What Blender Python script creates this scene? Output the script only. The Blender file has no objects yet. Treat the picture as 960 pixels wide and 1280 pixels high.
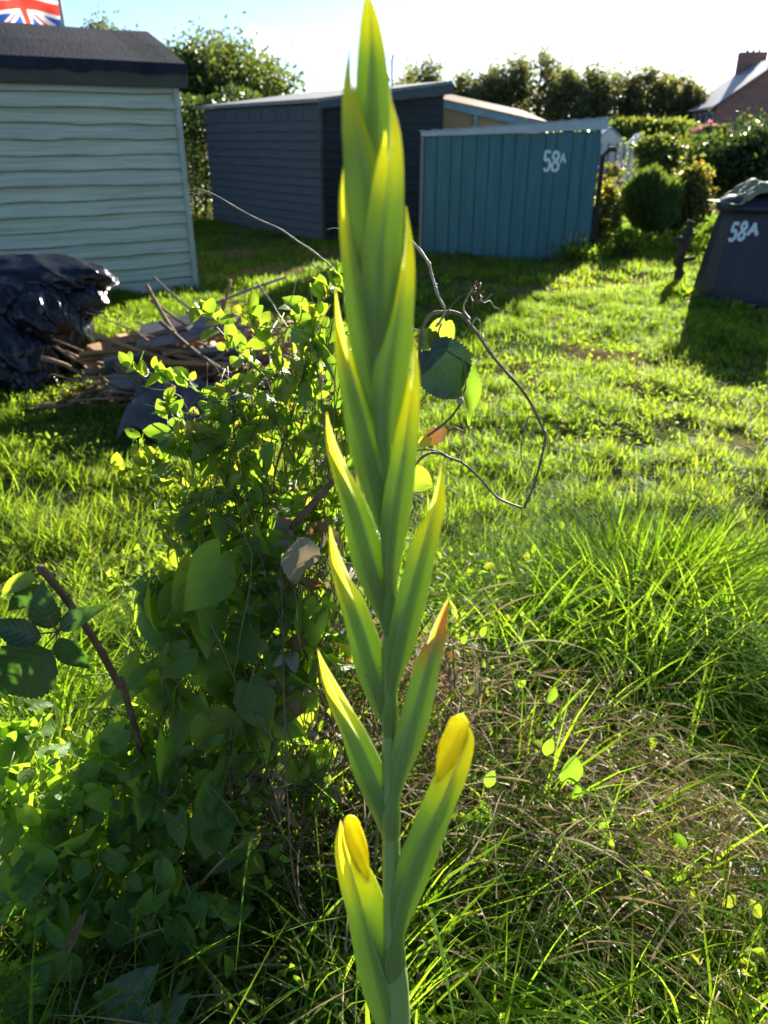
import bpy, math, random
import numpy as np
from math import radians, sin, cos, pi
random.seed(7); RNG = np.random.default_rng(11)
sc = bpy.context.scene
COL = sc.collection
# ------------------------------------------------------------------ camera
H = 1.5; PITCH = radians(26); F = 961.0
cd = bpy.data.cameras.new('camera'); cam = bpy.data.objects.new('camera', cd); COL.objects.link(cam)
cam.location = (0, 0, H); cam.rotation_euler = (pi/2 - PITCH, 0, 0)
cd.sensor_fit = 'VERTICAL'; cd.sensor_height = 36; cd.lens = 36*F/1280
cd.clip_start = .02; cd.clip_end = 2000
cd.dof.use_dof = True; cd.dof.focus_distance = .98; cd.dof.aperture_fstop = 7.4; cd.dof.aperture_blades = 0
sc.camera = cam
def ray(px, py):
    u = (px-480)/F; v = (640-py)/F
    return np.array([u, cos(PITCH)+v*sin(PITCH), -sin(PITCH)+v*cos(PITCH)])
def P(px, py, Y):
    r = ray(px, py); return np.array([0, 0, H]) + r*(Y/r[1])
def G(px, py, z=0):
    r = ray(px, py); return np.array([0, 0, H]) + r*((z-H)/r[2])
def pxm(px, py, Y):           # metres per pixel at that point
    return Y/ray(px, py)[1]/F
# ------------------------------------------------------------------ noise
_T = RNG.random((256, 256))
def vnoise(x, y, s=1.0, o=0):
    x = np.asarray(x, float)*s + o*17.3 + 1000; y = np.asarray(y, float)*s + o*9.1 + 1000
    xi = np.floor(x).astype(int); yi = np.floor(y).astype(int); fx = x-xi; fy = y-yi
    fx = fx*fx*(3-2*fx); fy = fy*fy*(3-2*fy)
    a = _T[xi % 256, yi % 256]; b = _T[(xi+1) % 256, yi % 256]; c = _T[xi % 256, (yi+1) % 256]; d = _T[(xi+1) % 256, (yi+1) % 256]
    return (a*(1-fx)+b*fx)*(1-fy)+(c*(1-fx)+d*fx)*fy
def gh(x, y):                 # ground height
    x = np.asarray(x, float); y = np.asarray(y, float)
    near = np.clip(1-(y-14)/20, 0, 1)
    h = ((vnoise(x, y, 1.1)-.5)*.07 + (vnoise(x, y, 3.4, 1)-.5)*.05 + (vnoise(x, y, 9, 2)-.5)*.02)*near
    h = h - .34*np.exp(-(((x-1.14)/.34)**2+((y-1.54)/.24)**2))
    h = h + .10*np.exp(-(((x-.8)/.4)**2+((y-2.15)/.25)**2))
    return h
# ------------------------------------------------------------------ materials
def newmat(name):
    m = bpy.data.materials.new(name); m.use_nodes = True; nt = m.node_tree; nt.nodes.clear(); return m, nt
def nd(nt, t, **k):
    n = nt.nodes.new(t)
    for a, b in k.items(): setattr(n, a, b)
    return n
def ramp(nt, cols, pos=None):
    r = nd(nt, 'ShaderNodeValToRGB'); e = r.color_ramp.elements
    n = len(cols)
    while len(e) < n: e.new(.5)
    for i, c in enumerate(cols):
        e[i].position = pos[i] if pos else i/(n-1); e[i].color = (*c, 1)
    return r
def mk(name, c1, c2=None, scale=8, rough=.8, bump=.2, stretch=(1, 1, 1), metal=0, detail=6, spec=.4, bscale=None, lo=.35, hi=.65):
    m, nt = newmat(name); L = nt.links
    out = nd(nt, 'ShaderNodeOutputMaterial'); b = nd(nt, 'ShaderNodeBsdfPrincipled')
    tc = nd(nt, 'ShaderNodeTexCoord'); mp = nd(nt, 'ShaderNodeMapping'); mp.inputs['Scale'].default_value = stretch
    n = nd(nt, 'ShaderNodeTexNoise'); n.inputs['Scale'].default_value = scale; n.inputs['Detail'].default_value = detail
    n.inputs['Roughness'].default_value = .65
    L.new(tc.outputs['Object'], mp.inputs[0]); L.new(mp.outputs[0], n.inputs['Vector'])
    c2 = c2 or tuple(x*.7 for x in c1)
    r = ramp(nt, [c1, c2], [lo, hi]); L.new(n.outputs['Fac'], r.inputs[0]); L.new(r.outputs[0], b.inputs['Base Color'])
    b.inputs['Roughness'].default_value = rough; b.inputs['Metallic'].default_value = metal
    b.inputs['Specular IOR Level'].default_value = spec
    if bump:
        n2 = nd(nt, 'ShaderNodeTexNoise'); n2.inputs['Scale'].default_value = bscale or scale*3; n2.inputs['Detail'].default_value = 5
        L.new(mp.outputs[0], n2.inputs['Vector'])
        bp = nd(nt, 'ShaderNodeBump'); bp.inputs['Strength'].default_value = bump; bp.inputs['Distance'].default_value = .02
        L.new(n2.outputs['Fac'], bp.inputs['Height']); L.new(bp.outputs[0], b.inputs['Normal'])
    L.new(b.outputs[0], out.inputs[0]); return m
def leafmat(name, cols, tcols, trans=.5, rough=.42, spec=.5, edge=0, veins=0, tip=None, vein_col=(.25, .34, .1), nscale=60, stripe=0, spots=None):
    """cols = reflected colours by plant-to-plant variation, tcols = colour of light passed through the blade"""
    m, nt = newmat(name); L = nt.links
    out = nd(nt, 'ShaderNodeOutputMaterial'); at = nd(nt, 'ShaderNodeAttribute', attribute_name='lf')
    sp = nd(nt, 'ShaderNodeSeparateColor'); L.new(at.outputs['Color'], sp.inputs[0])
    tc = nd(nt, 'ShaderNodeTexCoord'); no = nd(nt, 'ShaderNodeTexNoise'); no.inputs['Scale'].default_value = nscale; no.inputs['Detail'].default_value = 3
    L.new(tc.outputs['Object'], no.inputs['Vector'])
    ad = nd(nt, 'ShaderNodeMath', operation='MULTIPLY_ADD'); L.new(no.outputs['Fac'], ad.inputs[0]); ad.inputs[1].default_value = .5; ad.inputs[2].default_value = -.25
    a2 = nd(nt, 'ShaderNodeMath', operation='ADD', use_clamp=True); L.new(ad.outputs[0], a2.inputs[0]); L.new(sp.outputs[0], a2.inputs[1])
    r1 = ramp(nt, cols); r2 = ramp(nt, tcols); L.new(a2.outputs[0], r1.inputs[0]); L.new(a2.outputs[0], r2.inputs[0])
    c1, c2 = r1.outputs[0], r2.outputs[0]; hgt = None
    def mix(fac, a, b_col):
        x = nd(nt, 'ShaderNodeMix', data_type='RGBA'); L.new(fac, x.inputs['Factor']); L.new(a, x.inputs['A'])
        if isinstance(b_col, tuple): x.inputs['B'].default_value = (*b_col, 1)
        else: L.new(b_col, x.inputs['B'])
        return x.outputs['Result']
    if veins:
        au = nd(nt, 'ShaderNodeMath', operation='ABSOLUTE'); s2 = nd(nt, 'ShaderNodeMath', operation='MULTIPLY_ADD')
        L.new(sp.outputs[2], s2.inputs[0]); s2.inputs[1].default_value = 2; s2.inputs[2].default_value = -1
        L.new(s2.outputs[0], au.inputs[0])
        md = nd(nt, 'ShaderNodeMapRange'); md.inputs[1].default_value = .0; md.inputs[2].default_value = .07; md.inputs[3].default_value = 1; md.inputs[4].default_value = 0
        L.new(au.outputs[0], md.inputs[0])
        q = nd(nt, 'ShaderNodeMath', operation='MULTIPLY_ADD'); L.new(au.outputs[0], q.inputs[0]); q.inputs[1].default_value = -.28; L.new(sp.outputs[1], q.inputs[2])
        w = nd(nt, 'ShaderNodeMath', operation='MULTIPLY'); L.new(q.outputs[0], w.inputs[0]); w.inputs[1].default_value = veins*2*pi
        si = nd(nt, 'ShaderNodeMath', operation='SINE'); L.new(w.outputs[0], si.inputs[0])
        mr = nd(nt, 'ShaderNodeMapRange'); mr.inputs[1].default_value = .86; mr.inputs[2].default_value = 1; mr.inputs[3].default_value = 0; mr.inputs[4].default_value = .45
        L.new(si.outputs[0], mr.inputs[0])
        mx = nd(nt, 'ShaderNodeMath', operation='MAXIMUM'); L.new(md.outputs[0], mx.inputs[0]); L.new(mr.outputs[0], mx.inputs[1])
        sc_ = nd(nt, 'ShaderNodeMath', operation='MULTIPLY'); L.new(mx.outputs[0], sc_.inputs[0]); sc_.inputs[1].default_value = .6
        c1 = mix(sc_.outputs[0], c1, vein_col); hgt = si.outputs[0]
    if stripe:
        w = nd(nt, 'ShaderNodeMath', operation='MULTIPLY'); L.new(sp.outputs[2], w.inputs[0]); w.inputs[1].default_value = stripe*2*pi
        si = nd(nt, 'ShaderNodeMath', operation='SINE'); L.new(w.outputs[0], si.inputs[0]); hgt = si.outputs[0]
        ml = nd(nt, 'ShaderNodeMath', operation='MULTIPLY'); L.new(w.outputs[0], ml.inputs[0]); ml.inputs[1].default_value = 1.37; s3_ = nd(nt, 'ShaderNodeMath', operation='SINE'); L.new(ml.outputs[0], s3_.inputs[0])
        mr = nd(nt, 'ShaderNodeMapRange'); mr.inputs[1].default_value = -1; mr.inputs[2].default_value = 1; mr.inputs[3].default_value = 0; mr.inputs[4].default_value = .42; L.new(s3_.outputs[0], mr.inputs[0]); c1 = mix(mr.outputs[0], c1, vein_col)
    if tip:
        for (p0, p1, ca, cb) in tip:
            mr = nd(nt, 'ShaderNodeMapRange', interpolation_type='SMOOTHSTEP'); mr.inputs[1].default_value = p0; mr.inputs[2].default_value = p1
            j = nd(nt, 'ShaderNodeMath', operation='MULTIPLY_ADD'); L.new(no.outputs['Fac'], j.inputs[0]); j.inputs[1].default_value = .12; L.new(sp.outputs[1], j.inputs[2])
            L.new(j.outputs[0], mr.inputs[0]); c1 = mix(mr.outputs[0], c1, ca); c2 = mix(mr.outputs[0], c2, cb)
    if spots:
        n3 = nd(nt, 'ShaderNodeTexNoise'); n3.inputs['Scale'].default_value = spots[0]; L.new(tc.outputs['Object'], n3.inputs['Vector'])
        mr = nd(nt, 'ShaderNodeMapRange'); mr.inputs[1].default_value = spots[1]; mr.inputs[2].default_value = spots[1]+.06; L.new(n3.outputs['Fac'], mr.inputs[0])
        c1 = mix(mr.outputs[0], c1, spots[2]); c2 = mix(mr.outputs[0], c2, spots[2])
    if edge:
        e1 = nd(nt, 'ShaderNodeMath', operation='SUBTRACT'); L.new(sp.outputs[2], e1.inputs[0]); e1.inputs[1].default_value = .5; e2 = nd(nt, 'ShaderNodeMath', operation='ABSOLUTE'); L.new(e1.outputs[0], e2.inputs[0])
        mr = nd(nt, 'ShaderNodeMapRange', interpolation_type='SMOOTHSTEP'); mr.inputs[1].default_value = .455; mr.inputs[2].default_value = .495; L.new(e2.outputs[0], mr.inputs[0]); c1 = mix(mr.outputs[0], c1, (.34, .42, .24)); c2 = mix(mr.outputs[0], c2, (.6, .7, .3))
    b = nd(nt, 'ShaderNodeBsdfPrincipled'); L.new(c1, b.inputs['Base Color']); b.inputs['Roughness'].default_value = rough; b.inputs['Specular IOR Level'].default_value = spec
    t = nd(nt, 'ShaderNodeBsdfTranslucent'); L.new(c2, t.inputs['Color'])
    if hgt is not None:
        bp = nd(nt, 'ShaderNodeBump'); bp.inputs['Strength'].default_value = .25; bp.inputs['Distance'].default_value = .001
        L.new(hgt, bp.inputs['Height']); L.new(bp.outputs[0], b.inputs['Normal'])
    s = nd(nt, 'ShaderNodeMixShader'); s.inputs[0].default_value = trans
    L.new(b.outputs[0], s.inputs[1]); L.new(t.outputs[0], s.inputs[2]); L.new(s.outputs[0], out.inputs[0])
    return m
M = {}
GR = [(.035, .07, .012), (.06, .11, .018), (.13, .15, .035)]; GT = [(.19, .38, .015), (.38, .58, .02), (.60, .62, .06)]
M['grass'] = leafmat('grass_blades', GR, GT, trans=.55, rough=.55, spec=.14, nscale=1.2)
M['grass_tall'] = leafmat('tall_grass_blades', [(.045, .10, .018), (.07, .14, .02), (.14, .17, .03)], [(.20, .42, .015), (.36, .58, .02), (.54, .60, .05)], trans=.55, rough=.8, spec=.04, nscale=2)
M['straw'] = leafmat('dead_straw', [(.13, .085, .05), (.29, .22, .13), (.42, .36, .24)], [(.25, .15, .06), (.40, .30, .13), (.5, .44, .25)], trans=.22, rough=.6, spec=.3, nscale=4)
M['weed'] = leafmat('weed_leaves', [(.04, .09, .015), (.08, .14, .02), (.16, .18, .04)], [(.22, .42, .02), (.40, .58, .03), (.6, .6, .05)], trans=.5, rough=.6, spec=.2, nscale=5)
M['oval'] = leafmat('oval_leaves', [(.06, .13, .025), (.10, .18, .03), (.19, .19, .04)], [(.22, .40, .02), (.36, .54, .025), (.58, .5, .04)], trans=.52, rough=.38, veins=5, nscale=25, spots=(90, .72, (.16, .07, .02)))
M['arrow'] = leafmat('arrow_leaves', [(.08, .155, .05), (.11, .195, .055), (.16, .21, .06)], [(.26, .46, .02), (.42, .60, .03), (.6, .6, .04)], trans=.6, rough=.5, spec=.35, veins=4, nscale=20, spots=(60, .74, (.12, .08, .03)))
M['bramble'] = leafmat('bramble_leaves', [(.014, .036, .014), (.02, .05, .018), (.03, .06, .02)], [(.06, .17, .015), (.09, .22, .02), (.16, .3, .03)], trans=.3, rough=.42, veins=7, nscale=20, vein_col=(.05, .09, .04))
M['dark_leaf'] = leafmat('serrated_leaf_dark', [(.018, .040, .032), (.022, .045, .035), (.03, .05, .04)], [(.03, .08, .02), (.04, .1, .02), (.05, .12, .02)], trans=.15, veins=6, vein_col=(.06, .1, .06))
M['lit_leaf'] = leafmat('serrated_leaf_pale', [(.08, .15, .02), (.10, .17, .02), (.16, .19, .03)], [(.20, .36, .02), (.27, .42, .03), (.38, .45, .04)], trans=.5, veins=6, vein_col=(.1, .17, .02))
M['dock'] = leafmat('crinkled_leaves', [(.06, .11, .05), (.09, .14, .06), (.25, .24, .12)], [(.1, .25, .03), (.2, .35, .05), (.4, .4, .1)], trans=.3, rough=.5, veins=6, vein_col=(.3, .34, .2), nscale=15, spots=(60, .66, (.16, .13, .05)))
M['dead_leaf'] = leafmat('dead_leaves', [(.12, .06, .03), (.20, .13, .07), (.28, .25, .2)], [(.25, .1, .02), (.3, .17, .05), (.25, .2, .12)], trans=.3, rough=.7, veins=5)
M['tree_far'] = leafmat('far_tree_leaves', [(.06, .075, .035), (.08, .095, .04), (.11, .11, .05)], [(.22, .25, .06), (.32, .33, .08), (.42, .40, .1)], trans=.45, rough=.45, spec=.5, nscale=.5)  # leaf colours lightened so the haze over the far row is painted in
M['tree_mid'] = leafmat('near_tree_leaves', [(.03, .05, .014), (.045, .07, .018), (.07, .085, .022)], [(.10, .16, .02), (.17, .23, .03), (.27, .28, .05)], trans=.42, rough=.5, spec=.4, nscale=.5)
M['hedge'] = leafmat('hedge_leaves', [(.018, .035, .012), (.03, .055, .014), (.06, .08, .02)], [(.06, .12, .015), (.12, .2, .02), (.3, .36, .04)], trans=.35, rough=.4, nscale=2)
M['shrub'] = leafmat('shrub_leaves', [(.03, .055, .014), (.055, .085, .02), (.14, .12, .03)], [(.14, .22, .02), (.28, .34, .03), (.55, .42, .06)], trans=.42, rough=.42, nscale=2)
M['softgreen'] = leafmat('soft_grey_green_needles', [(.07, .12, .04), (.10, .16, .05), (.14, .19, .06)], [(.2, .32, .04), (.28, .4, .05), (.36, .46, .06)], trans=.4, rough=.6, spec=.2)
M['petal_purple'] = leafmat('purple_petals', [(.10, .07, .32), (.18, .1, .4), (.3, .15, .4)], [(.15, .1, .5), (.2, .1, .5), (.3, .15, .5)], trans=.4)
M['petal_pink'] = leafmat('pink_petals', [(.4, .12, .25), (.5, .18, .3), (.55, .3, .3)], [(.5, .15, .3), (.6, .2, .3), (.6, .3, .3)], trans=.4)
M['petal_yellow'] = leafmat('yellow_petals', [(.5, .45, .03), (.6, .55, .04), (.6, .4, .04)], [(.7, .65, .03), (.7, .65, .03), (.7, .5, .03)], trans=.45)
_bc = [(.25, .37, .115), (.27, .395, .12), (.29, .41, .12)]; _bt = [(.38, .54, .03), (.44, .6, .03), (.5, .62, .04)]
for nm_, ed_ in (('bract', 0), ('bract_outer', 1)):
    M[nm_] = leafmat('gladiolus_'+nm_, _bc, _bt, trans=.48, rough=.55, spec=.22, nscale=55, stripe=13, edge=ed_, vein_col=(.08, .17, .035), spots=(240, .70, (.22, .2, .07)), tip=[(.70, .92, (.36, .44, .04), (.88, .86, .03)), (1.03, 1.09, (.55, .33, .12), (.8, .5, .15))])
for nm_, ed_ in (('bract_old', 0), ('bract_old_outer', 1)):
    M[nm_] = leafmat('gladiolus_'+nm_, _bc, _bt, trans=.40, rough=.6, spec=.3, nscale=30, stripe=13, edge=ed_, vein_col=(.09, .19, .05), tip=[(.74, .90, (.45, .20, .06), (.8, .42, .05)), (.96, 1.03, (.6, .45, .08), (.85, .75, .1))])
M['bud_core'] = leafmat('gladiolus_furled', [(.2, .25, .04), (.2, .25, .04), (.2, .25, .04)], [(.4, .4, .04), (.4, .4, .04), (.4, .4, .04)], trans=.15)
M['petal'] = leafmat('gladiolus_petal', vein_col=(.82, .56, .02), cols=[(.78, .62, .02), (.82, .70, .03), (.84, .74, .06)], tcols=[(.9, .84, .02), (.9, .86, .02), (.9, .86, .03)], trans=.6, rough=.45, stripe=9, tip=None)
M['gstem'] = leafmat('gladiolus_stem', [(.22, .335, .11), (.23, .35, .115), (.24, .36, .12)], [(.3, .5, .05), (.3, .5, .05), (.3, .5, .05)], trans=.12, rough=.45, spec=.35, nscale=12, stripe=6)
M['gleaf'] = leafmat('gladiolus_leaf', [(.07, .16, .03), (.09, .19, .03), (.1, .2, .04)], [(.3, .6, .02), (.35, .62, .02), (.4, .62, .04)], trans=.5, stripe=10)
M['ground'] = mk('lawn_soil', (.15, .095, .05), (.20, .13, .075), scale=6, rough=1.0, bump=.8, bscale=30, spec=.0)
M['vine'] = mk('vine_bark', (.13, .085, .055), (.24, .18, .12), scale=30, rough=.6, bump=.3, bscale=200)
M['vine_pale'] = mk('dry_vine_bark', (.30, .24, .18), (.42, .37, .3), scale=40, rough=.6, bump=.2)
M['greenstem'] = mk('green_stem', (.09, .12, .03), (.16, .14, .06), scale=20, rough=.5, bump=0)
M['brownstem'] = mk('brown_stem', (.07, .045, .028), (.16, .10, .06), scale=15, rough=.7, bump=.3)
M['bark'] = mk('tree_bark', (.06, .045, .03), (.11, .09, .07), scale=3, rough=.9, bump=.5)
M['paleboard'] = mk('weathered_sage_paint', (.52, .565, .45), (.31, .35, .28), scale=2.6, stretch=(.5, .5, 16), rough=.8, bump=.3, bscale=20, lo=.4, hi=.72)
M['grime_lap_shade'] = mk('grimy_shaded_laps', (.08, .09, .075), (.22, .25, .2), scale=9, rough=.9, bump=.2)  # grime tone that also paints in the shadow under the board laps
M['trim'] = mk('weathered_corner_trim', (.42, .46, .42), (.3, .34, .3), scale=8, rough=.7)
M['felt'] = mk('black_roof_felt', (.014, .018, .028), (.026, .030, .042), scale=6, rough=.85, bump=.4, bscale=40, spec=.15)
M['fascia'] = mk('dark_fascia_board', (.03, .045, .035), (.055, .06, .045), scale=4, stretch=(.5, .5, 4), rough=.5, bump=.3)
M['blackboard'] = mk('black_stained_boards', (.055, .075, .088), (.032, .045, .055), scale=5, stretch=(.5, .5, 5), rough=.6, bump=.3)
M['blackdeep'] = mk('near_black_boards', (.020, .025, .028), (.03, .034, .038), scale=5, stretch=(.5, .5, 5), rough=.7, bump=.3, spec=.2)  # darker board colour, used for the whole end wall
M['greyfelt'] = mk('grey_roof_felt', (.16, .17, .17), (.24, .25, .24), scale=3, rough=.8, bump=.2)
M['teal'] = mk('teal_painted_boards', (.045, .15, .165), (.035, .11, .125), scale=4, stretch=(3, 3, .4), rough=.65, bump=.3, bscale=14)
M['tealframe'] = mk('grey_blue_beam', (.20, .29, .36), (.15, .22, .28), scale=6, rough=.55, bump=.1)
M['zinc'] = mk('pale_metal_fascia', (.34, .42, .48), (.26, .33, .38), scale=4, rough=.45, bump=.05, metal=.2)
M['whitepaint'] = mk('white_brush_paint', (.62, .72, .74), (.5, .62, .66), scale=30, rough=.6, bump=.1)
M['sandpanel'] = mk('sandy_plastic_sheet', (.50, .36, .20), (.40, .28, .16), scale=2, rough=.5, bump=.1)
M['brick'] = mk('red_brick', (.30, .11, .075), (.22, .09, .07), scale=3, rough=.9, bump=.2)
M['slate'] = mk('grey_slate', (.19, .20, .23), (.13, .14, .17), scale=1.2, rough=.5, bump=.3)
M['render'] = mk('white_window_frame', (.6, .6, .6), (.5, .5, .5), scale=2, rough=.6, bump=0)
M['glass'] = mk('dark_window_glass', (.03, .035, .04), (.04, .045, .05), scale=1, rough=.08, bump=0, spec=.6)
M['plastic'] = mk('black_bin_plastic', (.011, .013, .022), (.018, .021, .032), scale=5, rough=.45, bump=.15, spec=.35)
M['bag'] = mk('black_polythene', (.006, .006, .009), (.010, .010, .013), scale=4, rough=.28, bump=.45, bscale=8, spec=.36)
M['tarp'] = mk('grey_tarpaulin', (.055, .05, .046), (.11, .105, .10), scale=6, rough=.6, bump=.4, bscale=20)
M['greencloth'] = mk('mossy_green_sheet', (.10, .13, .06), (.25, .27, .16), scale=14, rough=.8, bump=.7, bscale=30)
M['stick'] = mk('dead_stick_bark', (.20, .11, .055), (.30, .19, .11), scale=12, rough=.8, bump=.5)
M['plank'] = mk('broken_plank_wood', (.38, .19, .075), (.24, .13, .06), scale=8, stretch=(1, 6, 6), rough=.7, bump=.4)
M['greyplank'] = mk('weathered_plank_wood', (.24, .22, .20), (.15, .13, .12), scale=8, stretch=(1, 6, 6), rough=.8, bump=.4)
M['postwood'] = mk('dark_rotten_post', (.035, .026, .02), (.07, .05, .035), scale=14, rough=.85, bump=.8)
M['panelwhite'] = mk('white_polythene', (.72, .72, .68), (.6, .6, .56), scale=2, rough=.35, bump=.2)
M['panelblue'] = mk('blue_grey_glazing', (.30, .38, .50), (.24, .32, .44), scale=2, rough=.25, bump=.05)
M['red'] = mk('flag_red', (.62, .06, .04), (.55, .05, .04), scale=5, rough=.8, bump=0)
M['blue'] = mk('flag_blue', (.03, .09, .38), (.03, .08, .32), scale=5, rough=.8, bump=0)
M['white'] = mk('flag_white', (.75, .73, .72), (.7, .68, .68), scale=5, rough=.8, bump=0)
M['pole'] = mk('grey_pole', (.35, .38, .4), (.28, .3, .32), scale=5, rough=.4, metal=.4, bump=0)
for k in ('red', 'blue', 'white', 'sandpanel'):      # thin cloth / sheet lets light through
    nt = M[k].node_tree; b = [n for n in nt.nodes if n.type == 'BSDF_PRINCIPLED'][0]; o = [n for n in nt.nodes if n.type == 'OUTPUT_MATERIAL'][0]
    t = nd(nt, 'ShaderNodeBsdfTranslucent'); s = nd(nt, 'ShaderNodeMixShader'); s.inputs[0].default_value = .5
    c = b.inputs['Base Color'].links[0].from_socket; nt.links.new(c, t.inputs[0]); nt.links.new(b.outputs[0], s.inputs[1]); nt.links.new(t.outputs[0], s.inputs[2]); nt.links.new(s.outputs[0], o.inputs[0])
# ------------------------------------------------------------------ object helpers
def tag(o, label=None, cat=None, group=None, kind=None):
    if label: o['label'] = label
    if cat: o['category'] = cat
    if group: o['group'] = group
    if kind: o['kind'] = kind
    return o
def empty(name, loc, label, cat, group=None):
    o = bpy.data.objects.new(name, None); o.empty_display_size = .1; COL.objects.link(o); o.location = tuple(float(v) for v in loc)
    return tag(o, label, cat, group)
def link(name, me, mat, parent=None, mats=None):
    o = bpy.data.objects.new(name, me)
    for m in (mats or [mat]): me.materials.append(m)
    COL.objects.link(o)
    if parent is not None:
        o.parent = parent; off = np.zeros(3); p = parent
        while p is not None: off += np.array(p.location); p = p.parent
        # geometry is written in world coordinates: shift it into the parent's frame
        n = len(me.vertices); co = np.empty(n*3); me.vertices.foreach_get('co', co); co = co.reshape(-1, 3)-off; me.vertices.foreach_set('co', co.ravel()); me.update()
    return o
class MB:
    def __init__(s): s.v = []; s.f = []; s.m = []; s.sm = []; s.lf = []
    def add(s, vs, fs, m=0, smooth=False, lf=None):
        o = len(s.v); s.v += [tuple(float(c) for c in v) for v in vs]
        s.f += [tuple(o+i for i in f) for f in fs]; s.m += [m]*len(fs); s.sm += [smooth]*len(fs)
        s.lf += (lf if lf is not None else [(.5, .3, .5)]*len(vs)); return s
    def box(s, c, ax, ay, az, m=0):       # centre + three half-axis vectors
        c, ax, ay, az = map(np.array, (c, ax, ay, az))
        vs = [c+i*ax+j*ay+k*az for k in (-1, 1) for j in (-1, 1) for i in (-1, 1)]
        return s.add(vs, [(0, 2, 3, 1), (4, 5, 7, 6), (0, 1, 5, 4), (2, 6, 7, 3), (0, 4, 6, 2), (1, 3, 7, 5)], m)
    def abox(s, x0, x1, y0, y1, z0, z1, m=0):
        return s.box(((x0+x1)/2, (y0+y1)/2, (z0+z1)/2), ((x1-x0)/2, 0, 0), (0, (y1-y0)/2, 0), (0, 0, (z1-z0)/2), m)
    def prism(s, pts, d, m=0):            # polygon (world pts) extruded by vector d
        pts = [np.array(p, float) for p in pts]; d = np.array(d, float); n = len(pts)
        return s.add(pts+[p+d for p in pts], [tuple(range(n))[::-1], tuple(range(n, 2*n))]+[(i, (i+1) % n, n+(i+1) % n, n+i) for i in range(n)], m)
    def tube(s, pts, rad, seg=6, m=0, smooth=True, var=.5):
        pts = [np.array(p, float) for p in pts]; n = len(pts)
        if not hasattr(rad, '__len__'): rad = [rad]*n
        vs = []; lf = []; up = np.array([.13, .21, .97])
        for i, p in enumerate(pts):
            d = pts[min(i+1, n-1)]-pts[max(i-1, 0)]; d = d/(np.linalg.norm(d)+1e-9)
            a = np.cross(d, up); la = np.linalg.norm(a)
            if la < .1: a = np.cross(d, np.array([1, 0, 0])); la = np.linalg.norm(a)
            a /= la; b = np.cross(d, a)
            for k in range(seg):
                t = 2*pi*k/seg; vs.append(p+rad[i]*(cos(t)*a+sin(t)*b)); lf.append((var, i/(n-1)*.6, k/seg))
        fs = [(i*seg+k, i*seg+(k+1) % seg, (i+1)*seg+(k+1) % seg, (i+1)*seg+k) for i in range(n-1) for k in range(seg)]
        fs += [tuple(range(seg))[::-1], tuple((n-1)*seg+k for k in range(seg))]
        return s.add(vs, fs, m, smooth, lf)
    def lathe(s, prof, c, seg=48, m=0, smooth=True, rib=None):
        vs = []; n = len(prof)
        for r, z in prof:
            for k in range(seg):
                t = 2*pi*k/seg; q = r+(rib(t, z) if rib else 0); vs.append((c[0]+q*cos(t), c[1]+q*sin(t), c[2]+z))
        fs = [(i*seg+k, i*seg+(k+1) % seg, (i+1)*seg+(k+1) % seg, (i+1)*seg+k) for i in range(n-1) for k in range(seg)]
        fs += [tuple(range(seg))[::-1], tuple((n-1)*seg+k for k in range(seg))]
        return s.add(vs, fs, m, smooth)
    def build(s, name, mat, parent=None, mats=None, bevel=0):
        me = bpy.data.meshes.new(name); me.from_pydata(s.v, [], s.f); me.polygons.foreach_set('material_index', s.m); me.polygons.foreach_set('use_smooth', s.sm)
        a = me.attributes.new('lf', 'FLOAT_COLOR', 'POINT'); arr = np.ones((len(s.v), 4)); arr[:, :3] = np.array(s.lf); a.data.foreach_set('color', arr.ravel())
        me.update(); o = link(name, me, mat, parent, mats)
        if bevel:
            b = o.modifiers.new('edge', 'BEVEL'); b.width = bevel; b.segments = 2; b.limit_method = 'ANGLE'
        return o
def cr(pts, n=8):             # Catmull-Rom through points (any dimension)
    p = np.array(pts, float); p = np.vstack([2*p[0]-p[1], p, 2*p[-1]-p[-2]]); out = []
    for i in range(1, len(p)-2):
        for k in range(n):
            t = k/n; out.append(.5*((2*p[i])+(-p[i-1]+p[i+1])*t+(2*p[i-1]-5*p[i]+4*p[i+1]-p[i+2])*t*t+(-p[i-1]+3*p[i]-3*p[i+1]+p[i+2])*t**3))
    out.append(p[-2]); return np.array(out)
# --- bulk foliage: a template repeated many times inside ONE mesh (leaves of one plant, blades of one lawn)
def bulk(name, parts, mat, parent=None, smooth=True):
    """parts: list of (template, R(M,3,3), pos(M,3), scale(M,3), var(M))"""
    VV = []; FF = []; LF = []; off = 0
    for (tv, tf, tl), R, pos, scl, var in parts:
        m = len(pos); nv = len(tv)
        if m == 0: continue
        v = tv[None, :, :]*scl[:, None, :]; v = np.einsum('mij,mvj->mvi', R, v)+pos[:, None, :]
        VV.append(v.reshape(-1, 3))
        FF.append((tf[None]+(np.arange(m)*nv)[:, None, None]).reshape(-1, 4)+off)
        l = np.ones((m, nv, 4)); l[:, :, 0] = var[:, None]; l[:, :, 1] = tl[None, :, 0]; l[:, :, 2] = tl[None, :, 1]; LF.append(l.reshape(-1, 4)); off += m*nv
    V = np.vstack(VV); Fq = np.vstack(FF); Lf = np.vstack(LF)
    me = bpy.data.meshes.new(name); me.vertices.add(len(V)); me.vertices.foreach_set('co', V.ravel())
    me.loops.add(Fq.size); me.loops.foreach_set('vertex_index', Fq.ravel().astype(np.int32))
    me.polygons.add(len(Fq)); me.polygons.foreach_set('loop_start', (np.arange(len(Fq))*4).astype(np.int32))
    me.update(calc_edges=True); me.polygons.foreach_set('use_smooth', np.full(len(Fq), smooth))
    a = me.attributes.new('lf', 'FLOAT_COLOR', 'POINT'); a.data.foreach_set('color', Lf.ravel())
    me.update(); return link(name, me, mat, parent)
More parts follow.
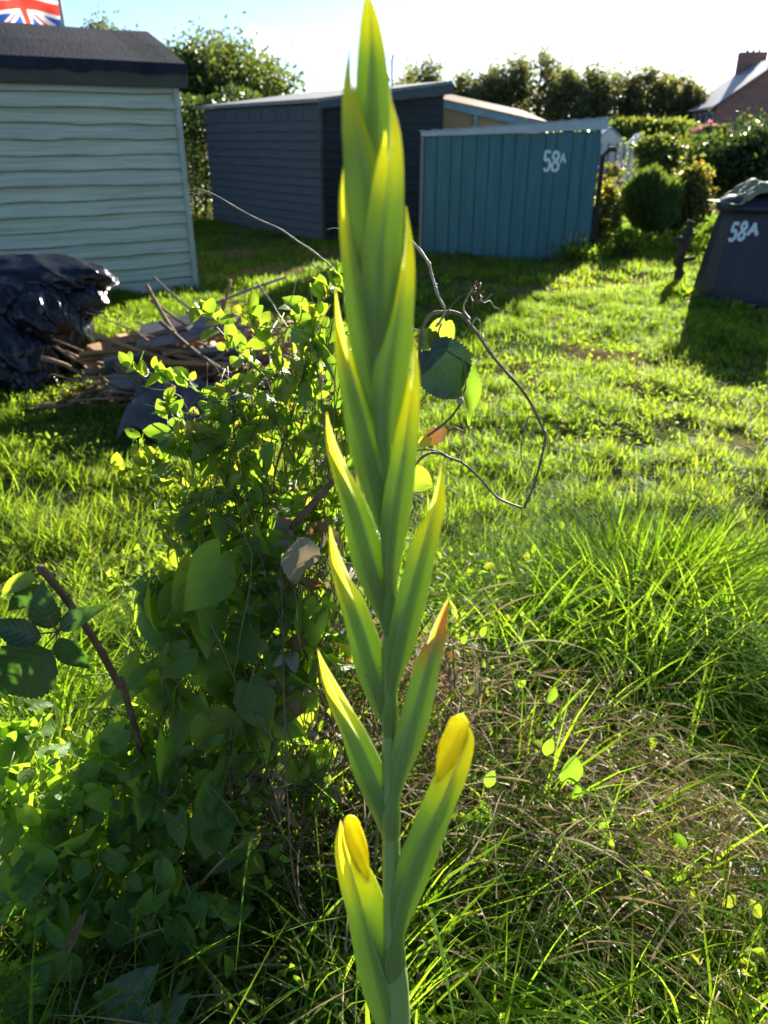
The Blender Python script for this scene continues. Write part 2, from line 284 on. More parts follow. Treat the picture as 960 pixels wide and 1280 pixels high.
def nrm(a): return a/(np.linalg.norm(a, axis=-1, keepdims=True)+1e-9)
def frames(d, n):             # leaf along d, face normal n
    d = nrm(d); x = nrm(np.cross(d, n)); z = np.cross(x, d); return np.stack([x, d, z], axis=-1)
def yaw(a, tilt=0, tdir=0):   # matrices for upright blades
    c, s = np.cos(a), np.sin(a); o = np.ones_like(a); z = np.zeros_like(a)
    Rz = np.stack([np.stack([c, -s, z], -1), np.stack([s, c, z], -1), np.stack([z, z, o], -1)], -2)
    ct, st = np.cos(tilt), np.sin(tilt)
    Rx = np.stack([np.stack([o, z, z], -1), np.stack([z, ct, -st], -1), np.stack([z, st, ct], -1)], -2)
    return Rz@Rx
def blade(n=4, w=.5, bend=.5, twist=0.):      # unit-height blade along +Z leaning to -Y
    v = []; l = []
    for i in range(n+1):
        t = i/n; ww = w*(1-t**1.8)*.5+.012*w; y = -bend*t*t; z = t*(1-.28*bend*t*t) if bend < 1.2 else sin(t*1.9)/1.9*1.5
        a = twist*t
        for s in (-1, 1): v.append((s*ww*cos(a), y+s*ww*sin(a)*.03, z)); l.append((t, .5+.5*s))
    f = [(2*i, 2*i+1, 2*i+3, 2*i+2) for i in range(n)]
    return np.array(v), np.array(f), np.array(l)
def leaf(wf, n=6, fold=.25, curl=.2, back=0., serr=0., wave=0., cols=2):
    """leaf of unit length along +Y, width function wf(t), folded at the midrib"""
    v = []; l = []; c = 2*cols+1
    for i in range(n+1):
        t = i/n; w = wf(t)
        if serr and 0 < i < n: w *= 1+serr*(1 if i % 2 else -1)
        for k in range(-cols, cols+1):
            s = k/cols; x = s*w; y = t-back*abs(s)**1.5*(1-t)**4*(1 if t < .6 else 0)
            z = fold*abs(x)-curl*t*t+wave*sin(9*t+2.5*s)*abs(s)
            v.append((x, y, z)); l.append((t, .5+.5*s))
    f = [(i*c+k, i*c+k+1, (i+1)*c+k+1, (i+1)*c+k) for i in range(n) for k in range(c-1)]
    return np.array(v), np.array(f), np.array(l)
oval = lambda t: .29*(max(0, sin(pi*min(1, t*.97+.02)))**.72)+.004
ovate = lambda t: .36*(max(0, sin(pi*(t**.66)*.99)))**1.0+.004
def heartleaf(n=9, wid=.42, back=.16, fold=.18, curl=.22, wave=.03, serr=0):
    c = 7; v = []; l = []
    for i in range(n+1):
        t = i/n; w = wid*max(0, sin(pi*(.20+.80*t**.95)))**.85*(1 if t < .75 else 1-.25*(t-.75)/.25)*(1+serr*(1 if i % 2 else -1))+.003
        for k in range(-3, 4):
            s = k/3; x = s*w; v.append((x, t-back*sin(pi*min(1, abs(s)*.9))*(1-t)**3, fold*abs(x)-curl*t*t+wave*sin(8*t+2.5*s)*abs(s))); l.append((t, .5+.5*s))
    f = [(i*c+k, i*c+k+1, (i+1)*c+k+1, (i+1)*c+k) for i in range(n) for k in range(c-1)]
    return np.array(v), np.array(f), np.array(l)
arrow = lambda t: (.33*(1-t)**.8*(1+.35*sin(pi*t))*min(1, .72+3*t))+.004
heart = lambda t: (.47*max(0, 1-t**1.9)**.75*(.82+.3*sin(pi*t)))+.004
T_oval = leaf(oval, 6, .25, .15, 0, 0, .02); T_oval2 = leaf(oval, 6, .5, .4, 0, 0, .03)
T_arrow = leaf(arrow, 8, .22, .2, .34, 0, .025); T_arrow2 = leaf(arrow, 8, .5, .45, .3, 0, .05)
T_heart = heartleaf(); T_hserr = heartleaf(34, .44, .10, .22, .25, .05, .045)
T_bramble = leaf(ovate, 26, .18, .16, .0, .045, .02)
T_serr = leaf(ovate, 30, .16, .2, .04, .05, .03)
T_crink = leaf(ovate, 16, .12, .4, .05, .03, .07, 3)
T_simple = leaf(lambda t: .3*sin(pi*min(1, t*.95+.03))**.8+.01, 2, .3, .1, 0, 0, 0, 1)
T_quad = (np.array([(-.4, 0, 0), (.4, 0, 0), (.3, 1, .1), (-.3, 1, .1)]), np.array([(0, 1, 2, 3)]), np.array([(0, 0), (0, 1), (1, 1), (1, 0)]))
def rdir(n): return nrm(RNG.normal(size=(n, 3)))
def U(a, b, n): return RNG.uniform(a, b, n)
# ------------------------------------------------------------------ world + sun
SUN_AZ = radians(25); SUN_EL = radians(18.5)          # azimuth to the right of the view
w = bpy.data.worlds.new('World'); sc.world = w; w.use_nodes = True; nt = w.node_tree; nt.nodes.clear(); L = nt.links
out = nd(nt, 'ShaderNodeOutputWorld'); bg = nd(nt, 'ShaderNodeBackground'); sky = nd(nt, 'ShaderNodeTexSky', sky_type='NISHITA')
sky.sun_disc = False; sky.sun_elevation = SUN_EL; sky.sun_rotation = SUN_AZ; sky.air_density = .65; sky.dust_density = .2; sky.ozone_density = 2.6; sky.altitude = 50
tc = nd(nt, 'ShaderNodeTexCoord'); cur = sky.outputs[0]
no = nd(nt, 'ShaderNodeTexNoise'); no.inputs['Scale'].default_value = 26; no.inputs['Detail'].default_value = 6; no.inputs['Roughness'].default_value = .6
L.new(tc.outputs['Generated'], no.inputs['Vector'])
for (px, py, sx, sy, amp) in [(332, 57, .026, .017, 1), (383, 61, .028, .013, 1), (292, 63, .012, .008, .8), (515, 50, .05, .02, .8), (700, 40, .10, .03, .5)]:
    d = nrm(ray(px, py))
    sb = nd(nt, 'ShaderNodeVectorMath', operation='SUBTRACT'); L.new(tc.outputs['Generated'], sb.inputs[0]); sb.inputs[1].default_value = tuple(d)
    ml = nd(nt, 'ShaderNodeVectorMath', operation='MULTIPLY'); L.new(sb.outputs[0], ml.inputs[0]); ml.inputs[1].default_value = (1/sx, 1/sx, 1/sy)
    ln = nd(nt, 'ShaderNodeVectorMath', operation='LENGTH'); L.new(ml.outputs[0], ln.inputs[0])
    ma = nd(nt, 'ShaderNodeMath', operation='MULTIPLY_ADD'); L.new(no.outputs['Fac'], ma.inputs[0]); ma.inputs[1].default_value = 2.6; ma.inputs[2].default_value = -1.3
    su = nd(nt, 'ShaderNodeMath', operation='ADD'); L.new(ln.outputs['Value'], su.inputs[0]); L.new(ma.outputs[0], su.inputs[1])
    mr = nd(nt, 'ShaderNodeMapRange', interpolation_type='SMOOTHSTEP'); mr.inputs[1].default_value = .5; mr.inputs[2].default_value = 1.15; mr.inputs[3].default_value = amp; mr.inputs[4].default_value = 0
    L.new(su.outputs[0], mr.inputs[0])
    mx = nd(nt, 'ShaderNodeMix', data_type='RGBA'); L.new(mr.outputs[0], mx.inputs['Factor']); L.new(cur, mx.inputs['A']); mx.inputs['B'].default_value = (9.5, 9.5, 9.6, 1)
    cur = mx.outputs['Result']
L.new(cur, bg.inputs[0]); bg.inputs[1].default_value = .056; L.new(bg.outputs[0], out.inputs[0])
sd = bpy.data.lights.new('sun', 'SUN'); sd.energy = 5.0; sd.angle = radians(.53); sd.color = (1, .93, .80)
so = bpy.data.objects.new('sun', sd); COL.objects.link(so)
from mathutils import Vector
to_sun = Vector((sin(SUN_AZ)*cos(SUN_EL), cos(SUN_AZ)*cos(SUN_EL), sin(SUN_EL)))
so.rotation_euler = to_sun.to_track_quat('Z', 'Y').to_euler(); so.location = (6, 12, 20)
sc.view_settings.view_transform = 'Standard'; sc.view_settings.look = 'None'; sc.view_settings.exposure = 2.0; sc.view_settings.gamma = 1
sc.cycles.max_bounces = 7; sc.cycles.diffuse_bounces = 4; sc.cycles.glossy_bounces = 3; sc.cycles.transmission_bounces = 5; sc.cycles.transparent_max_bounces = 4
sc.cycles.caustics_reflective = False; sc.cycles.caustics_refractive = False; sc.cycles.sample_clamp_indirect = 6
sc.cycles.use_denoising = True
# ------------------------------------------------------------------ ground
def axis(lo, hi, near, step, grow):
    a = [near]; s = step
    while a[-1] < hi: a.append(a[-1]+s); s = s if a[-1] < 6 else s*grow
    return a
ys = np.array([-40, -12, -4, -1.5, -.6]+list(np.arange(0, 9, .06))+list(9+np.cumsum(.06*1.06**np.arange(90))))
xs = np.concatenate([[-600, -200, -80, -40, -22, -14, -10, -8], np.arange(-6.4, 6.5, .08), [8, 10, 14, 22, 40, 80, 200, 600]])
ys = np.append(ys[ys < 250], [400, 900]); X, Y = np.meshgrid(xs, ys); Z = gh(X, Y); Z[np.abs(X) > 12] *= .2
V = np.stack([X, Y, Z], -1).reshape(-1, 3); nx = len(xs); ny = len(ys)
idx = np.arange(nx*ny).reshape(ny, nx); Fq = np.stack([idx[:-1, :-1], idx[:-1, 1:], idx[1:, 1:], idx[1:, :-1]], -1).reshape(-1, 4)
me = bpy.data.meshes.new('ground'); me.vertices.add(len(V)); me.vertices.foreach_set('co', V.ravel()); me.loops.add(Fq.size); me.loops.foreach_set('vertex_index', Fq.ravel().astype(np.int32))
me.polygons.add(len(Fq)); me.polygons.foreach_set('loop_start', (np.arange(len(Fq))*4).astype(np.int32)); me.update(calc_edges=True); me.polygons.foreach_set('use_smooth', np.full(len(Fq), True))
g = link('ground', me, M['ground']); tag(g, kind='structure')
# green-brown mottling of the ground itself
nt = M['ground'].node_tree; b = [n for n in nt.nodes if n.type == 'BSDF_PRINCIPLED'][0]
n2 = nd(nt, 'ShaderNodeTexNoise'); n2.inputs['Scale'].default_value = .9; n2.inputs['Detail'].default_value = 8; tcg = nd(nt, 'ShaderNodeTexCoord'); nt.links.new(tcg.outputs['Object'], n2.inputs['Vector'])
mr = nd(nt, 'ShaderNodeMapRange'); mr.inputs[1].default_value = .42; mr.inputs[2].default_value = .58; nt.links.new(n2.outputs['Fac'], mr.inputs[0])
mx = nd(nt, 'ShaderNodeMix', data_type='RGBA'); nt.links.new(mr.outputs[0], mx.inputs['Factor']); nt.links.new(b.inputs['Base Color'].links[0].from_socket, mx.inputs['A']); mx.inputs['B'].default_value = (.06, .085, .022, 1)
nt.links.new(mx.outputs['Result'], b.inputs['Base Color'])
# ------------------------------------------------------------------ grass
def halfw(y): return .5*(.9*y+.66)+.55+.04*y
BARE = [(G(690, 440), .75, .42), (G(30, 625), .5, .16), (G(640, 425), .3, .2), (G(900, 460), .5, .12), (G(780, 455), .5, .1), (G(330, 400), .4, .3)]
def bare(x, y):
    m = np.zeros_like(x)
    for c, rx, ry in BARE: m = np.maximum(m, np.exp(-(((x-c[0])/rx)**2+((y-c[1])/ry)**2)))
    return m
FOOT = []     # footprints where nothing grows: (point, unit a, la, unit b, lb)
def infoot(x, y):
    r = np.zeros(len(x), bool)
    for p, a, la, bb, lb in FOOT:
        u = (x-p[0])*a[0]+(y-p[1])*a[1]; v = (x-p[0])*bb[0]+(y-p[1])*bb[1]; r |= (u > -.02) & (u < la) & (v > .02) & (v < lb)
    return r
def pts(n, y0, y1, fall=1.0):
    y = y0+(y1-y0)*RNG.random(n)**fall; x = (RNG.random(n)*2-1)*halfw(y); k = RNG.random(n) < halfw(y)/halfw(y1)*1.2 if fall == 1 else np.ones(n, bool)
    return x[k], y[k]
def lawn(name, label, n, y0, y1, hr, wr, mat, nseg, cl=1.0, fall=1.0, bends=(.3, .7, 1.1), coarse=1.5, cat='grass', mask=None, tiltmax=.5):
    x, y = pts(n, y0, y1, fall)
    den = vnoise(x, y, coarse, 5)*.55+vnoise(x, y, coarse*3.3, 6)*.45; keep = (RNG.random(len(x)) < np.clip(.08+2.6*(den-.3), .03, 1)*(1-np.clip(1.35*bare(x, y), 0, .93))) & ~infoot(x, y)
    if mask is not None: keep &= mask(x, y)
    x, y, den = x[keep], y[keep], den[keep]
    parts = []; k = len(x); which = RNG.integers(0, len(bends), k)
    hgt = U(*hr, k)*(.25+1.6*den)
    for i, bd in enumerate(bends):
        s = which == i; m = s.sum()
        R = yaw(U(0, 2*pi, m), U(-tiltmax*.3, tiltmax, m)); pos = np.stack([x[s], y[s], gh(x[s], y[s])-.004], -1)
        wd = U(*wr, m); scl = np.stack([wd, hgt[s], hgt[s]], -1)
        patch = vnoise(x[s], y[s], .8, 8)
        parts.append((blade(nseg, 1, bd, .8), R, pos, scl, np.clip(RNG.normal(.28+.42*patch, .17, m), 0, 1)))
    o = bulk(name, parts, mat); tag(o, label, cat, kind='stuff'); return o
# ------------------------------------------------------------------ sheds
def shed_boards(mb, c, d, nn, Ln, z0, ztop, n, ht, proud=.02, seg=24, wob=.006, m=0):
    """overlapping horizontal boards: c = corner, d = unit along, nn = outward normal"""
    c = np.array([c[0], c[1], 0.]); d = np.array([d[0], d[1], 0.]); nn = np.array([nn[0], nn[1], 0.])
    for i in range(n):
        za = z0+i*ht; ph = random.random()*99; pj = random.uniform(-.3, .45)*proud
        lo = []; hi = []; un = []; gr = []
        for k in range(seg+1):
            l = Ln*k/seg; zt = ztop(l); wv = wob*(2*vnoise(l*3+ph, i*7.)-1); wq = .006*vnoise(l*2+ph, i*3.+50)
            a = min(za+wv-.012, zt); b = min(za+ht+.003, zt)
            p = c+d*l
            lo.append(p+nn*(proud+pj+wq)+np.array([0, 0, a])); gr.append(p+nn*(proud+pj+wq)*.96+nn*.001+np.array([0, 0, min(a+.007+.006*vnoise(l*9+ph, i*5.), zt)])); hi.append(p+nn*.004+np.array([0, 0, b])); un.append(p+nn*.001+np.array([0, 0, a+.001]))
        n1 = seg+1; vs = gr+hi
        if za < max(ztop(0), ztop(Ln)): mb.add(vs, [(k, k+1, n1+k+1, n1+k) for k in range(seg)], m); mb.add(lo+gr+un, [(k, k+1, n1+k+1, n1+k) for k in range(seg)]+[(2*n1+k, 2*n1+k+1, k+1, k) for k in range(seg)], 1)  # second material: lap shade painted along each board's lower edge
def v3(a, z=0.): return np.array([a[0], a[1], z], float)
def shell(mb, c, a, la, b, lb, zf, t=0.0):     # closed body with top following zf(l_a)
    p = [v3(c), v3(c)+v3(a)*la, v3(c)+v3(a)*la+v3(b)*lb, v3(c)+v3(b)*lb]
    top = [zf(0), zf(la), zf(la), zf(0)]
    vs = [q+np.array([0, 0, -.05]) for q in p]+[q+np.array([0, 0, tz]) for q, tz in zip(p, top)]
    mb.add(vs, [(3, 2, 1, 0), (4, 5, 6, 7), (0, 1, 5, 4), (1, 2, 6, 5), (2, 3, 7, 6), (3, 0, 4, 7)])
# pale green shed, left
C1 = np.array([-2.1, 8.72]); D1 = np.array([-.83, -.558]); B1 = np.array([-.558, .83]); LN1 = 3.3; W1 = 1.8
s1 = empty('garden_shed', (*C1, 0), 'pale sage green shed of overlapping boards with black felt roof', 'shed', 'allotment sheds')
mb = MB(); shell(mb, C1+B1*.002, D1, LN1, B1, W1, lambda l: 1.97)
gab = [v3(C1+B1*.002, 1.96), v3(C1+B1*(W1), 1.96), v3(C1+B1*(W1/2), 2.44)]; mb.prism(gab, v3(D1)*LN1)
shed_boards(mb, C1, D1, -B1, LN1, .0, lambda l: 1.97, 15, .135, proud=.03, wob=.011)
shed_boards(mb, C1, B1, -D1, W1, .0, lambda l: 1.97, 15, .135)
mb.build('wall', None, s1, mats=[M['paleboard'], M['grime_lap_shade']])
t = MB(); t.box(v3(C1, .98)-v3(B1)*.02-v3(D1)*.012, v3(D1)*.028, v3(B1)*.035, (0, 0, .985)); t.build('corner_trim', M['trim'], s1, bevel=.004)
r = MB()
E0 = C1-D1*.12-B1*.1; rid = C1-D1*.12+B1*(W1/2); E1 = C1-D1*.12+B1*(W1+.1); LL = LN1+.24
seg = 26; top = []; 
for k in range(seg+1):
    l = LL*k/seg; wv = .014*(vnoise(l*2.2, 3.)-.5)
    top.append([v3(E0+D1*l, 2.14+wv), v3(E0*.5+rid*.5+D1*l, 2.33+wv*1.6), v3(rid+D1*l, 2.50+wv), v3(E1+D1*l, 2.12), v3(E1+D1*l, 2.07), v3(rid+D1*l, 2.44), v3(E0+D1*l, 2.08+wv)])
vs = [p for row in top for p in row]; q = 7
fs = [(k*q+j, (k+1)*q+j, (k+1)*q+(j+1) % q, k*q+(j+1) % q) for k in range(seg) for j in range(q)]+[tuple(range(q)), tuple(seg*q+j for j in range(q))[::-1]]
r.add(vs, fs); rf = r.build('roof', M['felt'], s1)
f = MB(); f.box(v3(E0+D1*LL/2, 2.02)+v3(B1)*.014, v3(D1)*LL/2, v3(B1)*.012, (0, 0, .085)); f.build('fascia', M['fascia'], s1, bevel=.004)
f = MB(); f.prism([v3(E0-D1*-.004, 1.99), v3(E0-D1*-.004, 2.10), v3(rid-D1*-.004, 2.46), v3(E1-D1*-.004, 2.09), v3(E1-D1*-.004, 1.99), v3(rid-D1*-.004, 2.34)], v3(D1)*.02); f.build('bargeboard', M['fascia'], s1)
# loose felt flap hanging over the eave, torn edge
f = MB(); vs = []; n = 90
for k in range(n+1):
    l = LL*k/n; dr = .055+.03*vnoise(l*5, 1.)+.02*vnoise(l*23, 2.); lift = .012*vnoise(l*9, 4.)
    vs += [v3(E0+D1*l-B1*.004, 2.147), v3(E0+D1*l-B1*(.014+lift), 2.135), v3(E0+D1*l-B1*(.01+lift*1.5), 2.135-dr)]
f.add(vs, [(3*k+j, 3*k+3+j, 3*k+4+j, 3*k+1+j) for k in range(n) for j in (0, 1)], 0, True); f.build('felt_flap', M['felt'], s1)
FOOT.append((C1, D1, LN1, B1, W1))
# black shed
C2 = np.array([-.97, 13.1]); D2 = nrm(np.array([-.6, .8])); E2 = nrm(np.array([.8, .6])); LF2 = 4.0; LR2 = 2.45
s2 = empty('black_shed', (*C2, 0), 'dark stained wooden shed with grey sloping felt roof, behind the flower spike', 'shed', 'allotment sheds')
zt2 = lambda l: 1.96+.30*l/LR2
mb = MB(); shell(mb, C2+(D2+E2)*.003, E2, LR2, D2, LF2, zt2)
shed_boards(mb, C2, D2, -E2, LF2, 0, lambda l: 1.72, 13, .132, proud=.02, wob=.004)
for k in range(9): # squarer panels along the top of the long side
    l0 = LF2*k/9; mb.box(v3(C2+D2*(l0+LF2/18)-E2*.012, 1.83), v3(D2)*(LF2/18-.008), v3(E2)*.012, (0, 0, .10))
mb.build('wall', None, s2, mats=[M['blackboard'], M['blackdeep']])  # darker second material paints the shade at the laps
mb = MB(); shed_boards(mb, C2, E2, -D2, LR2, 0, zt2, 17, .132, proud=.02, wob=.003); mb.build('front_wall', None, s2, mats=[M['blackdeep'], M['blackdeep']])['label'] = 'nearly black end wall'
t = MB(); t.box(v3(C2, .97)-v3(D2)*.02-v3(E2)*.02, v3(D2)*.03, v3(E2)*.03, (0, 0, .98)); t.build('corner_trim', M['fascia'], s2)
mb = MB(); o0 = C2-D2*.12-E2*.10
mb.prism([v3(o0, 1.965), v3(o0, 2.02), v3(o0+E2*(LR2+.2), 2.34), v3(o0+E2*(LR2+.2), 2.285)], v3(D2)*(LF2+.24)); rf = mb.build('roof', M['greyfelt'], s2, bevel=.006)
v = MB(); pv = C2+E2*2.1+D2*1.2; v.lathe([(.07, 2.2), (.07, 2.36), (.11, 2.37), (.115, 2.42), (.08, 2.47), (.02, 2.49)], (pv[0], pv[1], 0), 20); v.build('roof_vent', M['fascia'], rf)
v = MB(); pv = C2+E2*1.75+D2*.5; v.tube([v3(pv, 2.2), v3(pv, 2.62), v3(pv+np.array([.03, 0]), 2.72)], .018, 6); v.build('antenna', M['pole'], rf)
f = MB(); f.prism([v3(o0-D2*.02, 1.88), v3(o0-D2*.02, 1.975), v3(o0-D2*.02+E2*(LR2+.2), 2.295), v3(o0-D2*.02+E2*(LR2+.2), 2.14)], v3(D2)*.02); f.build('fascia', M['blackboard'], s2)
FOOT.append((C2, E2, LR2, D2, LF2))
# lean-to behind
C4 = np.array([.98, 15.6]); A4 = nrm(np.array([1, .05])); B4 = nrm(np.array([-.05, 1]))
s4 = empty('lean_to', (*C4, 0), 'low lean-to with grey-blue frame and sandy translucent sheets behind the teal shed', 'lean-to')
LN4 = 1.95; z4 = lambda l: 2.12-.38*l/LN4
mb = MB()
for (l0, l1, za, zb) in [(0, LN4, 0, -.05)]:
    mb.prism([v3(C4, z4(0)-.13), v3(C4, z4(0)), v3(C4+A4*l1, z4(l1)), v3(C4+A4*l1, z4(l1)-.13)], v3(B4)*.06)
for l in (0.03, .68, 1.3, LN4-.03): mb.box(v3(C4+A4*l+B4*.03, (z4(l)-.14)/2), v3(A4)*.03, v3(B4)*.028, (0, 0, (z4(l)-.14)/2))
mb.build('frame', M['tealframe'], s4)
mb = MB(); mb.prism([v3(C4+B4*.07, 0), v3(C4+B4*.07, z4(0)-.02), v3(C4+A4*LN4+B4*.07, z4(LN4)-.02), v3(C4+A4*LN4+B4*.07, 0)], v3(B4)*.02); mb.build('wall_sheet', M['sandpanel'], s4)
mb = MB(); o = C4-B4*.05-A4*.05
mb.add([v3(o, z4(0)+.015), v3(o+A4*(LN4+.1), z4(LN4)+.01), v3(o+A4*(LN4+.1)+B4*2.3, z4(LN4)+.26), v3(o+B4*2.3, z4(0)+.27),
        v3(o, z4(0)+.003), v3(o+A4*(LN4+.1), z4(LN4)+.0), v3(o+A4*(LN4+.1)+B4*2.3, z4(LN4)+.25), v3(o+B4*2.3, z4(0)+.26)], [(0, 1, 2, 3), (7, 6, 5, 4), (0, 4, 5, 1), (1, 5, 6, 2), (2, 6, 7, 3), (3, 7, 4, 0)])
mb.build('roof_sheet', M['sandpanel'], s4)
# teal shed
A3 = np.array([.53, 11.35]); B3 = np.array([2.76, 10.87]); LN3 = float(np.linalg.norm(B3-A3)); D3 = (B3-A3)/LN3; N3 = np.array([-D3[1], D3[0]])
s3 = empty('teal_shed', (*A3, 0), 'teal shed of upright boards painted with the number 58 A', 'shed', 'allotment sheds')
z3 = lambda l: 1.50+.07*l/LN3
mb = MB(); shell(mb, A3+N3*.004, D3, LN3, N3, 1.9, z3)
nb = 13; xb = np.linspace(.01, LN3-.01, nb+1)+np.concatenate([[0], RNG.uniform(-.02, .02, nb-1), [0]])
for i in range(nb):
    l0, l1 = xb[i]+.005, xb[i+1]-.005; pr = .016+.006*random.random()
    mb.prism([v3(A3+D3*l0-N3*pr, .02), v3(A3+D3*l1-N3*pr, .02), v3(A3+D3*l1-N3*pr, z3(l1)), v3(A3+D3*l0-N3*pr, z3(l0))], v3(N3)*(pr+.002))
mb.build('wall', M['teal'], s3, bevel=.003)
t = MB(); t.box(v3(A3-D3*.015-N3*.012, .75), v3(D3)*.022, v3(N3)*.022, (0, 0, .75)); t.build('corner_trim', M['greyplank'], s3)
t = MB(); t.tube([v3(B3+D3*.05+N3*.06, .02), v3(B3+D3*.05+N3*.06, 1.28), v3(B3+D3*.13+N3*.04, 1.36), v3(B3+D3*.2+N3*.0, 1.36)], .032, 8); t.build('downpipe', M['postwood'], s3)
mb = MB(); o = A3-D3*.03-N3*.06
mb.prism([v3(o, 1.505), v3(o, 1.565), v3(o+D3*(LN3+.1), 1.72), v3(o+D3*(LN3+.1), 1.585)], v3(N3)*.025); mb.build('fascia', M['zinc'], s3, bevel=.004)
mb = MB(); vs = []; nsg = 60; o = A3-D3*.05-N3*.09
for k in range(nsg+1):
    l = (LN3+.18)*k/nsg; z = 1.572+.158*k/nsg+.008*sin(k*1.6)
    vs += [v3(o+D3*l, z), v3(o+D3*l+N3*2.1, z-.04), v3(o+D3*l+N3*2.1, z-.048), v3(o+D3*l, z-.008)]
mb.add(vs, [(4*k+j, 4*k+4+j, 4*k+4+(j+1) % 4, 4*k+(j+1) % 4) for k in range(nsg) for j in range(4)]+[(0, 1, 2, 3), tuple(4*nsg+j for j in (3, 2, 1, 0))], 0, False); mb.build('roof', M['zinc'], s3)
FOOT.append((A3, D3, LN3, N3, 1.9))
# painted characters as brush strokes
GLY = {'5': [[(.9, 1), (.15, 1), (.1, .56), (.6, .6), (.88, .36), (.7, .06), (.3, 0), (0, .12)]],
       '8': [[(.5, .53), (.12, .74), (.3, .98), (.7, .98), (.88, .74), (.5, .53), (.06, .28), (.25, .02), (.75, .02), (.94, .28), (.5, .53)]],
       'A': [[(0, 0), (.5, 1), (1, 0)], [(.25, .42), (.75, .42)]]}
def stroke(mb, path, place, wd, th=.003):
    p = np.array(path, float); p = cr(p, 5) if len(p) > 3 else np.array([p[i]+(p[i+1]-p[i])*t for i in range(len(p)-1) for t in np.linspace(0, 1, 5)])
    n = len(p); vs = []
    for i in range(n):
        d = p[min(i+1, n-1)]-p[max(i-1, 0)]; d = d/(np.linalg.norm(d)+1e-9); s = np.array([-d[1], d[0]])*wd/2*(1+.18*sin(i*1.7))
        for q in (p[i]-s, p[i]+s): vs.append(place(q, th*(1+.2*(i % 3))))
    mb.add(vs, [(2*k, 2*k+1, 2*k+3, 2*k+2) for k in range(n-1)])
def pl3(q, th): return v3(A3+D3*q[0]-N3*(.024+th), q[1])
lx = lambda px: float((P(px, 200, 11.0)[0]-A3[0])/D3[0])
mb = MB(); zb = P(688, 213, 11)[2]; zt = P(688, 190, 11)[2]; hh = zt-zb
for ch, px, wpx in (('5', 681, 7), ('8', 690, 8)):
    for s in GLY[ch]: stroke(mb, [(lx(px)+a*wpx*.0115, zb+b_*hh) for a, b_ in s], pl3, .034)
for s in GLY['A']: stroke(mb, [(lx(700)+a*.062, zb+.09+b_*.11) for a, b_ in s], pl3, .022)
mb.build('painted_number', M['whitepaint'], s3)
# weather-beaten split boards at the right foot of the wall
mb = MB(); 
for k in range(4):
    q = B3-D3*(.05+.07*k)-N3*(.05+.012*k); mb.box(v3(q, .17+.03*k), v3(D3)*.012, v3(N3)*.006, (.01, 0, .2-.03*k))
mb.build('loose_slats', M['greyplank'], s3)
# ------------------------------------------------------------------ compost bin
cb = np.array([3.62, 8.05, 0.]); cb[2] = float(gh(cb[0], cb[1]))-.01
bn = empty('compost_bin', cb, 'black plastic compost bin painted with 58 A', 'compost bin')
def rib(t, z): return .012*(abs(((t*16/(2*pi)) % 1)-.5) < .12) if .08 < z < .84 else 0
mb = MB(); mb.lathe([(.46, 0), (.465, .05), (.435, .06), (.43, .1)]+[(.435-.125*(z-.1)/.75, z) for z in np.linspace(.15, .85, 10)]+[(.325, .88), (.31, .9)], cb, 96, rib=rib); mb.build('body', M['plastic'], bn)
mb = MB(); mb.lathe([(.31, .865), (.345, .86), (.358, .885), (.35, .92), (.325, .955), (.26, .995), (.13, 1.02), (.01, 1.025)], cb, 64); mb.build('lid', M['plastic'], bn)
def plb(q, th):
    z = q[1]; a = q[0]/.40-2.22; r = .435-.125*(z-.1)/.75+.010+th
    return np.array([cb[0]+r*cos(a), cb[1]+r*sin(a), cb[2]+z])
mb = MB()
for ch, x0, ww, z0, hh in (('5', -.105, .07, .61, .15), ('8', -.015, .065, .625, .15), ('A', .075, .095, .665, .105)):
    for s in GLY[ch]: stroke(mb, [(x0+a*ww+.012*(b_-.5), z0+b_*hh) for a, b_ in s], plb, .03)
mb.build('painted_number', M['whitepaint'], bn)
mb = MB(); n = 26; vs = []
for j in range(n+1):
    for i in range(n+1):
        u, v = i/n*2-1, j/n*2-1; rx = .36*u*(1+.1*sin(3*v)); ry = .28*v; rr = math.hypot(rx, ry)
        z = 1.085-.75*max(0, rr-.17)**1.4-.14*max(0, -u)**2+.035*(2*vnoise(u*2.3+5, v*2.3)-1)+.05*(vnoise(u*6, v*6)-.5)+.035*u
        z = max(z, .93); vs.append((cb[0]+.0+rx, cb[1]+ry, cb[2]+z+.01))
n1 = n+1; m_ = len(vs); vs += [(a, b_, c-.012) for a, b_, c in vs]
fs = [(j*n1+i, j*n1+i+1, (j+1)*n1+i+1, (j+1)*n1+i) for j in range(n) for i in range(n)]; fs += [tuple(m_+q for q in f)[::-1] for f in fs]
bd = [i for i in range(n)]; ring = list(range(n1))+[j*n1+n for j in range(1, n1)]+[n*n1+i for i in range(n-1, -1, -1)]+[j*n1 for j in range(n-1, 0, -1)]
fs += [(ring[(k+1) % len(ring)], ring[k], m_+ring[k], m_+ring[(k+1) % len(ring)]) for k in range(len(ring))]
mb.add(vs, fs, 0, True); tag(mb.build('cover_sheet', M['greencloth']), 'crumpled mossy green sheet lying on top of the compost bin', 'sheet')
